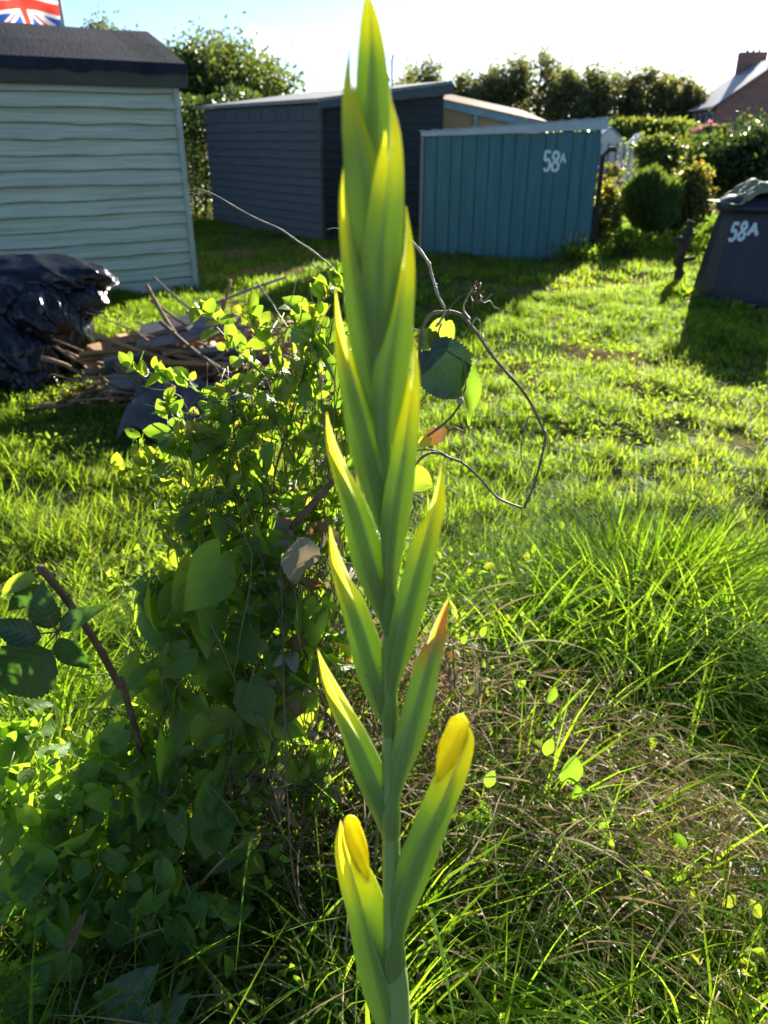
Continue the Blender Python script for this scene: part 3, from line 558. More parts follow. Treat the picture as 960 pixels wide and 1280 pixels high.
# wooden post
pp = G(846, 352); pb = empty('wooden_post', (pp[0], pp[1], 0), 'short dark rotten post with side stubs left of the compost bin', 'post')
mb = MB(); cpt = [(0, 0, -.1), (.012, 0, .1), (-.006, .01, .25), (.02, 0, .38), (.04, 0, .56), (.06, 0, .66)]
mb.tube(cr([np.array(c)+[pp[0], pp[1], 0] for c in cpt], 4), [.05+.012*sin(i*2.1) for i in range(21)], 9); mb.build('shaft', M['postwood'], pb)
for (z, dx, dz, r) in ((.47, -.15, -.02, .032), (.24, .14, .03, .026), (.5, .12, .03, .018), (.22, -.08, -.03, .022)):
    mb = MB(); b0 = np.array([pp[0]+.01, pp[1]-.01, z]); mb.tube([b0, b0+[dx*.5, -.02, dz*.3], b0+[dx, -.03, dz]], [r*1.2, r, r*.8], 7); mb.build('stub', M['postwood'], pb)
# ------------------------------------------------------------------ far house
hc = np.array([26.8, 70.]); hd = nrm(np.array([1.8, 12.])); hg = np.array([hd[1], -hd[0]])
hs = empty('brick_house', (*hc, -1.5), 'red brick house with grey slate roof beyond the gardens', 'house')
LNH = 12.1; WH = 9.6; ZE = 3.85; ZR = ZE+3.4; ZB = -1.5
mb = MB(); mb.prism([v3(hc, ZB), v3(hc+hg*WH, ZB), v3(hc+hg*WH, ZE), v3(hc+hg*WH/2, ZR), v3(hc, ZE)], v3(hd)*LNH); mb.build('wall', M['brick'], hs)
# brick courses as geometry-free pattern
nt = M['brick'].node_tree; b = [n for n in nt.nodes if n.type == 'BSDF_PRINCIPLED'][0]; br = nd(nt, 'ShaderNodeTexBrick'); br.inputs['Scale'].default_value = 1.0; br.inputs['Brick Width'].default_value = .45; br.inputs['Row Height'].default_value = .15; br.inputs['Mortar Size'].default_value = .02
tcb = nd(nt, 'ShaderNodeTexCoord'); mpb = nd(nt, 'ShaderNodeMapping'); mpb.inputs['Rotation'].default_value = (pi/2, 0, 0); nt.links.new(tcb.outputs['Object'], mpb.inputs[0]); nt.links.new(mpb.outputs[0], br.inputs['Vector'])
br.inputs['Color1'].default_value = (.34, .12, .08, 1); br.inputs['Color2'].default_value = (.22, .085, .065, 1); br.inputs['Mortar'].default_value = (.3, .26, .22, 1); nt.links.new(br.outputs[0], b.inputs['Base Color'])
mb = MB(); ov = .35; th = .12
e0 = hc-hg*ov-hd*ov; rr = hc+hg*WH/2-hd*ov; e1 = hc+hg*(WH+ov)-hd*ov; zz = ZE-ov*3.4/4.8
mb.prism([v3(e0, zz), v3(rr, ZR), v3(e1, zz), v3(e1, zz+th), v3(rr, ZR+th), v3(e0, zz+th)], v3(hd)*(LNH+2*ov)); rf = mb.build('roof', M['slate'], hs)
for k, l in enumerate((LNH-1.0, .6)):
    q = hc+hg*WH/2+hd*l; mb = MB(); mb.box(v3(q, ZR+.15), v3(hg)*1.15, v3(hd)*.5, (0, 0, .95)); ch = mb.build('chimney', M['brick'], rf)
    for j in (-.5, 0, .5):
        mb = MB(); mb.lathe([(.13, ZR+1.08), (.11, ZR+1.3), (.14, ZR+1.32)], (q[0]+hg[0]*j, q[1]+hg[1]*j, 0), 12); mb.build('chimney_pot', M['brick'], rf)
for k in range(5):
    l = 1.2+2.35*k
    for zc in (2.6,):
        q = hc+hd*l-hg*.03; mb = MB(); mb.box(v3(q, zc), v3(hd)*.62, v3(hg)*.05, (0, 0, .75)); wf = mb.build('window', M['render'], hs)
        mb = MB()
        for s in (-.3, .3): mb.box(v3(q+hd*s-hg*.052, zc), v3(hd)*.22, v3(hg)*.006, (0, 0, .62))
        mb.build('pane', M['glass'], wf)
mb = MB(); mb.tube([v3(e0, zz)+[-.05, 0, 0], v3(e0+hd*(LNH+2*ov), zz)+[-.05, 0, 0]], .09, 8); mb.build('gutter', M['render'], hs)
# ------------------------------------------------------------------ trees, shrubs
def clumpy(center, rad, n, ncl, spread, shell_=.75, flat=.0):
    c = rdir(ncl)*(U(.25, 1, ncl)**.5)[:, None]*shell_; k = RNG.integers(0, ncl, n); sz = U(.55, 1.3, ncl)
    p = c[k]+RNG.normal(size=(n, 3))*spread*sz[k][:, None]; return np.array(center)+p*np.array(rad)
def foliage(name, pos, size, mat, parent, tmpl=(T_simple,), up=.4, out_c=None, varm=.4, vs_=.2, down=0.):
    n = len(pos); parts = []; which = RNG.integers(0, len(tmpl), n)
    nv_ = rdir(n)+np.array([0, 0, up]); d = rdir(n)+np.array([0, 0, -down])
    R = frames(d, nv_); s = U(size[0], size[1], n); var = np.clip(RNG.normal(varm, vs_, n), 0, 1)
    for i, t in enumerate(tmpl):
        k = which == i; parts.append((t, R[k], pos[k], np.repeat(s[k][:, None], 3, 1), var[k]))
    return bulk(name, parts, mat, parent)
def tree(label, px, Y, py_top, wpx, n=5200, leafs=(.16, .34), mat='tree_far', name='tree', z0=-.5, ncl=26, spread=.17, cat='tree', group=None, bottom=None, squash=1.):
    base = P(px, 165, Y); topz = P(px, py_top, Y)[2]; r = wpx/2*1.65*pxm(px, 130, Y)
    e = empty(name, (base[0], Y, z0), label, cat, group)
    zb = z0+.22*(topz-z0) if bottom is None else bottom
    topz += .13*(topz-z0); cz = (zb+topz)/2; rz = (topz-zb)/2
    mb = MB(); x0 = base[0]
    mb.tube(cr([(x0, Y, z0), (x0+.05*r, Y, (z0+cz)/2), (x0-.04*r, Y, cz), (x0, Y, topz-.3*rz)], 4), np.linspace(.09*r+.05, .03, 13), 7)
    for k in range(7):
        a = random.random()*6.3; q = np.array([x0, Y, zb+rz*random.uniform(.1, 1.1)]); e_ = q+np.array([cos(a)*r*.65, sin(a)*r*.65, rz*.5]); mb.tube([q, (q+e_)/2+[0, 0, -.05*r], e_], [.045*r, .03*r, .01*r], 5)
    mb.build('trunk', M['bark'], e)
    pos = clumpy((x0, Y, cz), (r, r, rz*squash), n, ncl, spread); foliage('crown', pos, leafs, M[mat], e); return e
FT = [(512, 80, 88, 34, 'rounded far tree just right of the flower spike, above the black shed roof'), (536, 74, 88, 44, 'low bushy far tree above the sandy lean-to'), (572, 78, 97, 42, 'short dark far tree at the left of the row'),
      (604, 80, 88, 52, 'spreading far tree, left neighbour of the tallest ones'), (636, 84, 70, 54, 'tall far tree with open top above the teal shed'), (671, 82, 66, 52, 'tallest far tree with open sky showing through its crown'),
      (704, 78, 90, 44, 'gappy far tree above the right end of the teal shed'), (735, 80, 82, 44, 'narrow upright far tree right of the teal shed roof'), (766, 84, 88, 50, 'oval far tree in the middle of the right-hand row'),
      (800, 82, 90, 48, 'loose-crowned far tree left of the brick house'), (834, 84, 98, 44, 'airy far tree close to the brick house'), (858, 80, 94, 36, 'slim far tree beside the brick house roof')]
for k, (px, Y, pt, wp, lb) in enumerate(FT): tree(lb, px, Y, pt, wp, group='far row of trees', bottom=.3, n=5200, spread=.15, ncl=34, leafs=(.18, .42))
tree('broad dark tree standing behind the hedge and black shed', 300, 30, 62, 125, n=9000, leafs=(.10, .2), mat='tree_mid', group='trees behind the sheds', bottom=1.2, ncl=34)
tree('lower round tree behind the roof of the pale shed', 238, 28, 72, 100, n=7000, leafs=(.10, .2), mat='tree_mid', group='trees behind the sheds', bottom=1.2, ncl=30)
tree('small tree top just showing over the pale shed roof', 150, 34, 40, 60, n=3000, leafs=(.10, .2), mat='tree_mid', group='trees behind the sheds', bottom=1.2)
def shrub(name, label, c, rad, n, size, mat, cat='shrub', tm=(T_simple,), group=None, ncl=30, spread=.2, stems=14, extra=None, varm=.4, shell_=.8):
    c = np.array(c, float); e = empty(name, (c[0], c[1], 0), label, cat, group)
    mb = MB()
    for k in range(stems):
        d = rdir(1)[0]*np.array(rad)*.7; q = np.array([c[0], c[1], 0.]); t_ = c+d*[1, 1, .6]; mb.tube(cr([q+d*[.15, .15, 0], q*.5+t_*.5+d*[.15, .15, 0], t_], 3), np.linspace(.018, .004, 7), 5)
    mb.build('stems', M['brownstem'], e)
    pos = clumpy(c, rad, n, ncl, spread, shell_); pos = pos[pos[:, 2] > .02]; foliage('foliage', pos, size, M[mat], e, tm, varm=varm)
    if extra:
        m2, nn_, nm, sz = extra; pos = clumpy(c+np.array([0, -.1*rad[1], rad[2]*.3]), np.array(rad)*.95, nn_, 9, .12, .9); foliage(nm, pos, sz, M[m2], e, (T_simple,))
    return e
# hedge behind the sheds
he = empty('hedge', (-4.6, 17.6, 0), 'tall dark leafy hedge between the pale shed and the black shed', 'hedge')
n = 26000; pos = np.stack([U(-7.4, -2.5, n), 17.5+RNG.normal(0, .34, n), U(0, 1, n)**.8*2.32], -1); pos[:, 2] += .25*(vnoise(pos[:, 0], pos[:, 1]*0, 2.)-.5)*(pos[:, 2] > 1.6)
foliage('foliage', pos, (.05, .1), M['hedge'], he, varm=.35)
mb = MB()
for k in range(24): x = -7.2+.2*k; mb.tube([(x, 17.5, 0), (x+.1, 17.6, 1.1), (x-.05, 17.5, 2.1)], [.04, .03, .01], 5)
mb.build('stems', M['brownstem'], he)
def rsh(px, py0, py1, wpx, Y):    # centre + radii from picture extents, standing at distance Y
    zt = P(px, py0, Y)[2]; zb = P(px, py1, Y)[2]; r = wpx/2*pxm(px, (py0+py1)/2, Y); return (P(px, 180, Y)[0], Y, (zt+zb)/2), (r, r*.8, (zt-zb)/2)
c, r_ = rsh(935, 148, 262, 150, 15.5); shrub('shrub', 'large dark rounded bush behind the compost bin', c, r_, 15000, (.05, .11), 'hedge', extra=('petal_pink', 24, 'blossom', (.04, .07)), group='garden shrubs')
c, r_ = rsh(1040, 150, 330, 170, 14); shrub('shrub', 'dark bush reaching the right edge beyond the compost bin', c, r_, 9000, (.05, .11), 'hedge', group='garden shrubs')
c, r_ = rsh(832, 168, 222, 88, 21); shrub('shrub', 'mid green clipped bush above the rounded grassy bush', c, r_, 9000, (.07, .13), 'shrub', group='garden shrubs', varm=.45)
c, r_ = rsh(872, 205, 300, 56, 13.2); shrub('flowering_shrub', 'sparse yellow-green shrub with rusty leaves left of the dark bush', c, r_, 3200, (.05, .11), 'shrub', group='garden shrubs', varm=.72)
c, r_ = rsh(770, 225, 318, 44, 12.4); shrub('garden_plant', 'loose pale garden plants at the corner of the teal shed', c, r_, 1500, (.04, .09), 'shrub', cat='plant', group='flower border plants', varm=.75)
c, r_ = rsh(768, 196, 262, 46, 15); shrub('garden_plant', 'tall wispy plant with purple flowers beside the teal shed', c, r_, 1000, (.04, .09), 'shrub', cat='plant', extra=('petal_purple', 50, 'blossom', (.05, .09)), group='flower border plants', varm=.6)
c, r_ = rsh(764, 238, 275, 12, 12.8); shrub('garden_plant', 'bright yellow-green upright plant beside the teal shed', c, r_, 320, (.06, .12), 'petal_yellow', cat='plant', group='flower border plants', stems=5)
c, r_ = rsh(752, 258, 285, 16, 12.1); shrub('garden_plant', 'small plant with orange-pink flowers at the teal shed corner', c, r_, 260, (.04, .07), 'shrub', cat='plant', extra=('petal_pink', 70, 'blossom', (.04, .07)), group='flower border plants', stems=5)
c, r_ = rsh(886, 158, 186, 50, 26); shrub('flowering_shrub', 'distant shrub with pink blossom below the brick house', c, r_, 2600, (.1, .2), 'shrub', extra=('petal_pink', 300, 'blossom', (.1, .16)), group='garden shrubs')
c, r_ = rsh(800, 150, 176, 130, 48); shrub('shrub', 'long low hedge-like bush in front of the far trees', c, r_, 5000, (.2, .4), 'shrub', group='garden shrubs')
c, r_ = rsh(905, 315, 385, 26, 8.6)
for (px, py, wpx, hpx, Y, lb) in [(878, 372, 46, 22, 7.9, 'low leafy weeds at the left foot of the compost bin'), (955, 388, 46, 22, 7.5, 'low leafy weeds in front of the compost bin'), (735, 318, 60, 26, 10.7, 'low weeds at the right foot of the teal shed'), (800, 300, 50, 30, 11.2, 'low green weeds under the rounded grassy bush'), (880, 305, 70, 40, 11.4, 'bright green weeds behind the short dark post')]:
    c, r_ = rsh(px, py-hpx/2, py+hpx/2, wpx, Y); shrub('weed_clump', lb, c, r_, 900, (.03, .07), 'weed', cat='weeds', group='weed clumps', stems=6, spread=.3, varm=.45)
# rounded grassy bush
q = G(806, 303); e = empty('ornamental_grass', (q[0], q[1], 0), 'rounded tufted grassy bush standing on the lawn right of the teal shed', 'ornamental grass')
zt = P(806, 218, q[1])[2]; n = 11000; d_ = rdir(n); rr = RNG.random(n)**.35; cc = np.array([q[0], q[1], zt*.50]); rad_ = np.array([.36, .36, zt*.42])*(1+.45*(vnoise(d_[:, 0]*2.3, d_[:, 2]*2.3)-.5)+.2*(vnoise(d_[:, 0]*7, d_[:, 2]*7)-.5))[:, None]
pos = cc+d_*rr[:, None]*rad_; dr = nrm(d_*.55+np.array([0, 0, 1.0])+RNG.normal(0, .15, (n, 3))); sz_ = U(.10, .22, n)
bulk('foliage', [(T_simple, frames(dr, rdir(n)), pos, np.stack([sz_*.12, sz_, sz_], -1), np.clip(RNG.normal(.45, .2, n), 0, 1))], M['softgreen'], e)
mb = MB()
for k in range(22): a = random.random()*6.28; r0 = random.random()*.12; mb.tube([(q[0]+r0*cos(a), q[1]+r0*sin(a), -.02), (q[0]+1.4*r0*cos(a), q[1]+1.4*r0*sin(a), .3), (q[0]+2.2*r0*cos(a), q[1]+2.2*r0*sin(a), zt*.6)], [.012, .01, .005], 5)
mb.build('stems', M['greenstem'], e)
# white cloche frames in the far gardens
def panel(name, label, pxs, Y, mat, dy=.5, cat='cloche', th=.04):
    e = [P(a, b_, Y+ (dy if i in (0, 1) else 0)) for i, (a, b_) in enumerate(pxs)]; mb = MB(); mb.prism(e, (0, 0, -th)); o = mb.build(name, M[mat])
    tag(o, label, cat); return o
def frame_house(name, label, px0, px1, py_e, py_r, Y, dep, mats, cat='greenhouse'):
    a = P(px0, py_e, Y); b_ = P(px1, py_e, Y); zr = P(px0, py_r, Y)[2]; ze = a[2]; e = empty(name, (a[0], Y, 0), label, cat)
    mb = MB(); mb.prism([(a[0], Y, -.02), (b_[0], Y, -.02), (b_[0], Y, ze), ((a[0]+b_[0])/2, Y, zr), (a[0], Y, ze)], (dep*.2, dep, 0)); mb.build('walls', M[mats[0]], e)
    mb = MB(); m_ = ((a[0]+b_[0])/2, Y-.05, zr); o1 = (a[0]-.08, Y-.05, ze-.06); o2 = (b_[0]+.08, Y-.05, ze-.06)
    for o_ in (o1, o2): mb.prism([o_, m_, (m_[0], m_[1], m_[2]+.04), (o_[0], o_[1], o_[2]+.04)], (dep*.2, dep+.1, 0))
    mb.build('roof', M[mats[1]], e, bevel=.005)
    mb = MB()
    for k in range(5):
        x = a[0]+(b_[0]-a[0])*k/4; mb.box((x, Y-.02, ze/2), (.025, 0, 0), (0, .018, 0), (0, 0, ze/2-.02))
    mb.build('glazing_bars', M['tealframe'], e)
frame_house('polytunnel', 'small white plastic-covered growing frame with blue-grey lid right of the teal shed', 741, 782, 178, 160, 24, 2.6, ('panelwhite', 'panelblue'))
frame_house('polytunnel', 'little white peaked plant frame above the clipped bush', 788, 812, 184, 168, 29, 2.2, ('panelwhite', 'panelwhite'))
# ------------------------------------------------------------------ flag
YF = 14.; pc = P(80, 34, YF); e = empty('flagpole', (pc[0]+.02, YF, 0), 'thin grey flagpole flying a red, white and blue flag behind the pale shed', 'flagpole')
mb = MB(); x0 = P(79, 30, YF)[0]; mb.tube([(x0, YF, 0), (x0, YF, 3.4), (x0, YF, 4.6)], [.035, .03, .022], 10); mb.build('pole', M['pole'], e)
fx1 = x0-.03; fw = 1.02; fh = .72; zc = P(38, 3, YF)[2]; nu, nv = 150, 90; vs = []
for j in range(nv+1):
    for i in range(nu+1):
        u = i/nu; v = j/nv          # u = 0 at the fly (left), 1 at the hoist
        z = zc+(v-.5)*fh*(1-.08*sin(u*5))-.10*(1-u)+.07*sin(u*4.2+.6)+.02*sin(9*u+3*v); y = YF+.11*sin(u*7+v*2)+.04*sin(u*15-v*3)
        vs.append((fx1-fw*(1-u)+.03*sin(v*4+u*3), y, z))
fs = []; mi = []
for j in range(nv):
    for i in range(nu):
        x = (i+.5)/nu*2-1; y = ((j+.5)/nv-.5); c = 1
        d1 = abs(x*.5-y)/math.hypot(.5, 1)*1.0; d2 = abs(x*.5+y)/math.hypot(.5, 1)
        X_, Y_ = x, y*1.0
        s1_ = (X_*.5-Y_); s2_ = (X_*.5+Y_)
        if abs(s1_) < .115 or abs(s2_) < .115: c = 2
        if -.002 < s1_*(1 if x > 0 else -1) < .062 or -.062 < s2_*(1 if x > 0 else -1) < .002: c = 0
        if abs(y) < .17 or abs(x) < .17: c = 2
        if abs(y) < .10 or abs(x) < .10: c = 0
        fs.append((j*(nu+1)+i, j*(nu+1)+i+1, (j+1)*(nu+1)+i+1, (j+1)*(nu+1)+i)); mi.append(c)
mb = MB(); mb.add(vs, fs, 0, True); mb.m = mi; mb.build('flag', None, e, mats=[M['red'], M['blue'], M['white']])
# ------------------------------------------------------------------ rubbish bags and wood pile
import bmesh
def blob(name, label, c, rad, mat, seed, cat='bag', group=None, knot=True, amp=.14):
    bm = bmesh.new(); bmesh.ops.create_icosphere(bm, subdivisions=6, radius=1); me = bpy.data.meshes.new(name)
    for v in bm.verts:
        p = np.array(v.co); 
        f = 1+amp*(2*vnoise(p[0]*1.5+seed*7, p[1]*1.5+p[2]*1.1+seed)-1)+amp*.6*(1-2*abs(2*vnoise(p[0]*3.2+p[2]*2+seed*3, p[1]*3.2-p[2]*1.5)-1))+.03*(1-2*abs(2*vnoise(p[0]*5.3+p[1]*3+seed, p[1]*3-p[2]*4.4+p[0]*2)-1))+.012*(1-abs(2*vnoise(p[0]*11+seed, p[1]*9+p[2]*10)-1))
        q = p*f*np.array(rad); q[2] = max(q[2], -rad[2]*.82); v.co = q+np.array(c)
    for f in bm.faces: f.smooth = True
    bm.to_mesh(me); bm.free(); o = link(name, me, mat); return tag(o, label, cat, group)
def bagat(px, py, Y, rad, seed, label): c = P(px, py, Y); blob('rubbish_bag', label, c, rad, M['bag'], seed, group='heap of black plastic bags')
bagat(38, 350, 5.6, (.52, .36, .15), 1, 'long black plastic bag draped over the top of the bag heap')
bagat(72, 412, 5.35, (.24, .26, .32), 2, 'upright black plastic bag next to the brown wood pile')
bagat(12, 448, 5.05, (.30, .26, .26), 3, 'lowest black plastic bag with a bright sheen at the left edge')
bagat(8, 392, 5.3, (.32, .28, .22), 4, 'middle black plastic bag at the left edge under the draped one')
bagat(34, 478, 4.95, (.17, .15, .14), 6, 'small crumpled black plastic bag on the grass at the front of the bag heap')
bagat(100, 378, 5.4, (.17, .16, .12), 7, 'small black plastic bag under the right end of the draped one')
bagat(52, 400, 5.15, (.19, .18, .17), 8, 'crumpled black plastic bag in the middle of the bag heap')
bagat(-70, 420, 5.2, (.40, .35, .40), 5, 'large black plastic bag cut off by the left edge')
pc = np.array([-1.12, 4.85, 0])
def stickmesh(kind, L_, r_, seed):
    rs = random.Random(seed); mb = MB()
    if kind == 'stick':
        p = [np.array([L_*(k/5-.5), rs.uniform(-.03, .03), rs.uniform(-.03, .03)]) for k in range(6)]; mb.tube(cr(p, 2), np.linspace(r_, r_*.55, 11), 6)
        if rs.random() < .6: a = p[3]; mb.tube([a, a+[.08, .05, .05], a+[.16, .07, .12]], [r_*.5, r_*.35, r_*.15], 5)
    else:
        mb.box((0, 0, 0), (L_/2, 0, 0), (0, r_*2.2, 0), (0, 0, r_*.45)); mb.v = [(a+(.02*rs.random()), b_+(.01*rs.random()), c) for a, b_, c in mb.v]
    me = bpy.data.meshes.new(kind); me.from_pydata(mb.v, [], mb.f); me.polygons.foreach_set('use_smooth', [kind == 'stick']*len(mb.f)); return me
SM = [stickmesh('stick', U(.5, 1.1, 1)[0], U(.008, .017, 1)[0], k) for k in range(8)]; PM = [stickmesh('plank', U(.18, .6, 1)[0], U(.016, .042, 1)[0], k) for k in range(6)]
for m in SM: m.materials.append(M['stick'])
for k, m in enumerate(PM): m.materials.append(M['greyplank' if k % 3 == 0 else 'plank'])
from mathutils import Euler
def putstick(me, name, loc, rot, label, cat, group):
    o = bpy.data.objects.new(name, me); COL.objects.link(o); o.location = loc; o.rotation_euler = rot; return tag(o, label, cat, group)
for k in range(150):
    a = random.uniform(0, 6.28); rr = random.random()**.6; x = pc[0]+.78*rr*cos(a); y = pc[1]+.45*rr*sin(a); z = .05+random.random()*.44*(1-rr**1.6)
    putstick(random.choice(SM), 'stick', (x, y, z), (random.uniform(-.4, .4), random.gauss(0, .3), random.gauss(0, .75)+(pi if random.random() < .5 else 0)), 'thin dead brown stick lying in the loose wood pile', 'stick', 'sticks in the wood pile')
for k in range(60):
    a = random.uniform(0, 6.28); rr = random.random()**.6; pi_ = random.randrange(6); x = pc[0]-.1+.62*rr*cos(a); y = pc[1]+.38*rr*sin(a); z = .08+random.random()*.46*(1-rr**1.6)
    g_ = pi_ % 3 == 0
    putstick(PM[pi_], 'plank', (x, y, z), (random.uniform(-.9, .9), random.gauss(0, .22), random.gauss(0, .6)), 'weathered grey plank in the wood pile' if g_ else 'orange-brown broken plank in the wood pile', 'plank', 'grey planks in the wood pile' if g_ else 'brown planks in the wood pile')
def pole(a, b_, r0, r1, label, mat='stick', name='branch'):
    mb = MB(); a = np.array(a); b_ = np.array(b_); m_ = (a+b_)/2+RNG.normal(0, .012, 3); mb.tube(cr([a, m_, b_], 4), np.linspace(r0, r1, 9), 7); tag(mb.build(name, M[mat]), label, 'branch')
pole(P(228, 432, 4.7), P(183, 356, 4.7), .014, .011, 'cut upright brown branch leaning left out of the wood pile')
pole(P(268, 410, 5.0), P(288, 350, 5.0), .013, .010, 'short reddish stick standing up at the right of the wood pile')
pole(P(225, 400, 5.0), P(358, 346, 5.2), .013, .008, 'long thin pole slanting up to the right over the wood pile', 'greyplank')
pole(P(250, 395, 4.9), P(192, 346, 5.0), .010, .006, 'slender pale stick slanting up left above the wood pile', 'greyplank')
pole(P(320, 352, 5.0), P(345, 385, 4.9), .007, .004, 'short pale twig end sticking out right of the wood pile', 'greyplank')
pole(P(200, 402, 4.5), P(290, 470, 4.3), .012, .010, 'dark thick branch crossing the front of the wood pile', 'brownstem')
# folded grey tarpaulin at the front of the pile
mb = MB(); n = 48; vs = []
for j in range(n+1):
    for i in range(n+1):
        u, v = i/n, j/n; x = -1.38+.62*u+.12*v*(u-.5); y = 4.42-.52*v+.05*sin(u*9); zt_ = .24-.06*u; z = zt_*(1-v**1.7)+.06*sin(u*26+5*vnoise(u*3, v*3)+2*v)*(.25+.75*v)+.04*vnoise(u*5, v*5)
        vs.append((x, y-.03*sin(u*26+2*v), max(z, float(gh(x, y))+.01)))
n1 = n+1; mb.add(vs, [(j*n1+i, j*n1+i+1, (j+1)*n1+i+1, (j+1)*n1+i) for j in range(n) for i in range(n)], 0, True)
o = mb.build('tarpaulin', M['tarp']); s_ = o.modifiers.new('thickness', 'SOLIDIFY'); s_.thickness = .004; tag(o, 'folded grey tarpaulin spilling from the front of the wood pile', 'tarpaulin')
# ------------------------------------------------------------------ lawn
FOOT.append((np.array([-2.1, 4.5]), np.array([1., 0]), 1.4, np.array([0., 1.]), .75))
lawn('lawn_grass', 'sunlit rough short grass of the allotment path', 300000, 3.2, 8.2, (.035, .095), (.004, .010), M['grass'], 3, coarse=3.4)
lawn('lawn_grass', 'short grass farther up between the sheds', 240000, 7.8, 17.5, (.035, .10), (.008, .018), M['grass'], 2, coarse=2.2)
lawn('far_grass', 'rough grass beyond the sheds and gardens', 60000, 17, 60, (.06, .16), (.03, .07), M['grass'], 1, coarse=.4)
lawn('short_grass', 'short lush grass near the flower', 120000, 1.7, 3.5, (.05, .15), (.003, .008), M['grass'], 4, coarse=4)
lawn('foreground_grass', 'tangled long grass at the foot of the gladiolus', 46000, .35, 1.9, (.12, .36), (.003, .012), M['grass_tall'], 6, coarse=5, bends=(.4, .9, 1.3), tiltmax=1.1, mask=lambda x, y: ((x > -.1) | (RNG.random(len(x)) < .6)) & ~((x > .8) & (y > 1.28) & (y < 1.8)))
# weeds (small broad leaves) in the lawn
def weeds(name, label, n, y0, y1, sz, mask=None, zr=(.01, .06), mat='weed', tm=(T_oval, T_oval2), varm=.5, kind='stuff'):
    x, y = pts(n, y0, y1); k = RNG.random(len(x)) < np.clip((vnoise(x, y, 2., 12)-.42)*5, .02, 1)
    if mask is not None: k &= mask(x, y)
    x, y = x[k], y[k]; pos = np.stack([x, y, gh(x, y)+U(*zr, len(x))], -1)
    o = foliage(name, pos, sz, M[mat], None, tm, up=1.4, varm=varm); tag(o, label, 'weeds', kind=kind)
weeds('lawn_weeds', 'small broad-leaved weeds and clover in the grass', 60000, 1.9, 7.5, (.014, .036), mask=lambda x, y: (x < .0) | (RNG.random(len(x)) < .5))
weeds('foreground_weeds', 'leafy weeds among the foreground grass', 9000, .6, 2.3, (.016, .04), mask=lambda x, y: ((x > -.9)) & ~((x > .9) & (y > 1.2)), zr=(.02, .3))
# straw: long dead stems lying in a tangle
def straw(name, label, n, cx, cy, rx, ry, zr, ln, seed=0, th=(.0018, .004), mat='straw', flat=1.25):
    x = cx+rx*RNG.normal(size=n)*.5; y = cy+ry*RNG.normal(size=n)*.5; k = ~((x > .8) & (y > 1.25)); x, y = x[k], y[k]; n = len(x); l = U(*ln, n)
    pos = np.stack([x, y, gh(x, y)+U(*zr, n)], -1); parts = []; wch = RNG.integers(0, 3, n)
    for i, bd in enumerate((.25, .8, 1.5)):
        s = wch == i; m = s.sum(); parts.append((blade(7, 1, bd, 2.5), yaw(U(0, 2*pi, m), U(.5, 1.5, m)*flat/1.25), pos[s], np.stack([U(*th, m), l[s], l[s]], -1), np.clip(RNG.normal(.5, .25, m), 0, 1)))
    o = bulk(name, parts, M[mat]); tag(o, label, 'dead grass', kind='stuff')
q = G(640, 1000, .15); straw('dead_grass', 'pale dead grass stems matted right of the gladiolus', 6000, .52, 1.2, .55, .45, (.02, .27), (.04, .17), th=(.0014, .005))
straw('dead_grass', 'brown dry stems standing behind the lower buds', 700, .12, 1.35, .22, .4, (.05, .40), (.08, .24), flat=.9)
straw('dead_grass', 'dry stems in the shade under the bindweed', 700, -.35, .95, .45, .4, (.0, .25), (.12, .32))
# grass tussock with long arching blades
def tussock(label, cx, cy, r, n, ht, mat='grass_tall', wd=(.004, .009), out=.9):
    e = empty('grass_tussock', (cx, cy, float(gh(cx, cy))), label, 'grass tussock', 'grass tussocks'); parts = []
    th = U(0, 2*pi, n); rr = RNG.random(n)**.6*r; x = cx+rr*np.cos(th); y = cy+rr*np.sin(th); l = U(*ht, n); wch = RNG.integers(0, 3, n)
    for i, bd in enumerate((.35, .8, 1.5)):
        s = wch == i; m = s.sum(); parts.append((blade(8, 1, bd, .6), yaw(th[s]+pi/2+RNG.normal(0, .5, m), U(-.1, .55, m)*out), np.stack([x[s], y[s], gh(x[s], y[s])-.01], -1), np.stack([U(*wd, m), l[s], l[s]], -1), np.clip(RNG.normal(.42, .18, m), 0, 1)))
    o = bulk('blades', parts, M[mat], e); return e
q = G(790, 800); tussock('large bright tussock of long arching grass right of the gladiolus', q[0], q[1], .32, 1500, (.2, .42), wd=(.005, .012))
q = G(920, 800); tussock('long grass overhanging the dark hollow at the right edge', q[0], q[1], .26, 900, (.22, .42), wd=(.005, .011))
q = G(640, 760); tussock('lighter tuft of grass just right of the upper buds', q[0], q[1], .28, 1100, (.14, .28), wd=(.004, .010))
q = G(910, 905); tussock('grass drooping over the dark hollow below the big tussock', q[0]-.05, q[1]+.12, .16, 450, (.2, .38), wd=(.004, .010))
q = G(560, 1160); tussock('upright grass tuft at the bottom beside the gladiolus stem', .12, .98, .18, 600, (.2, .40), wd=(.004, .010))
tussock('mid-height green tuft among the dead grass right of the lowest bud', .38, 1.02, .2, 420, (.16, .34), wd=(.004, .010))
q = G(930, 1180); tussock('thin grass tuft at the bottom right corner', .55, .80, .16, 320, (.2, .4), wd=(.003, .007))
tussock('shaded thin grass below the bindweed', -.16, .72, .2, 420, (.2, .42), wd=(.003, .006))
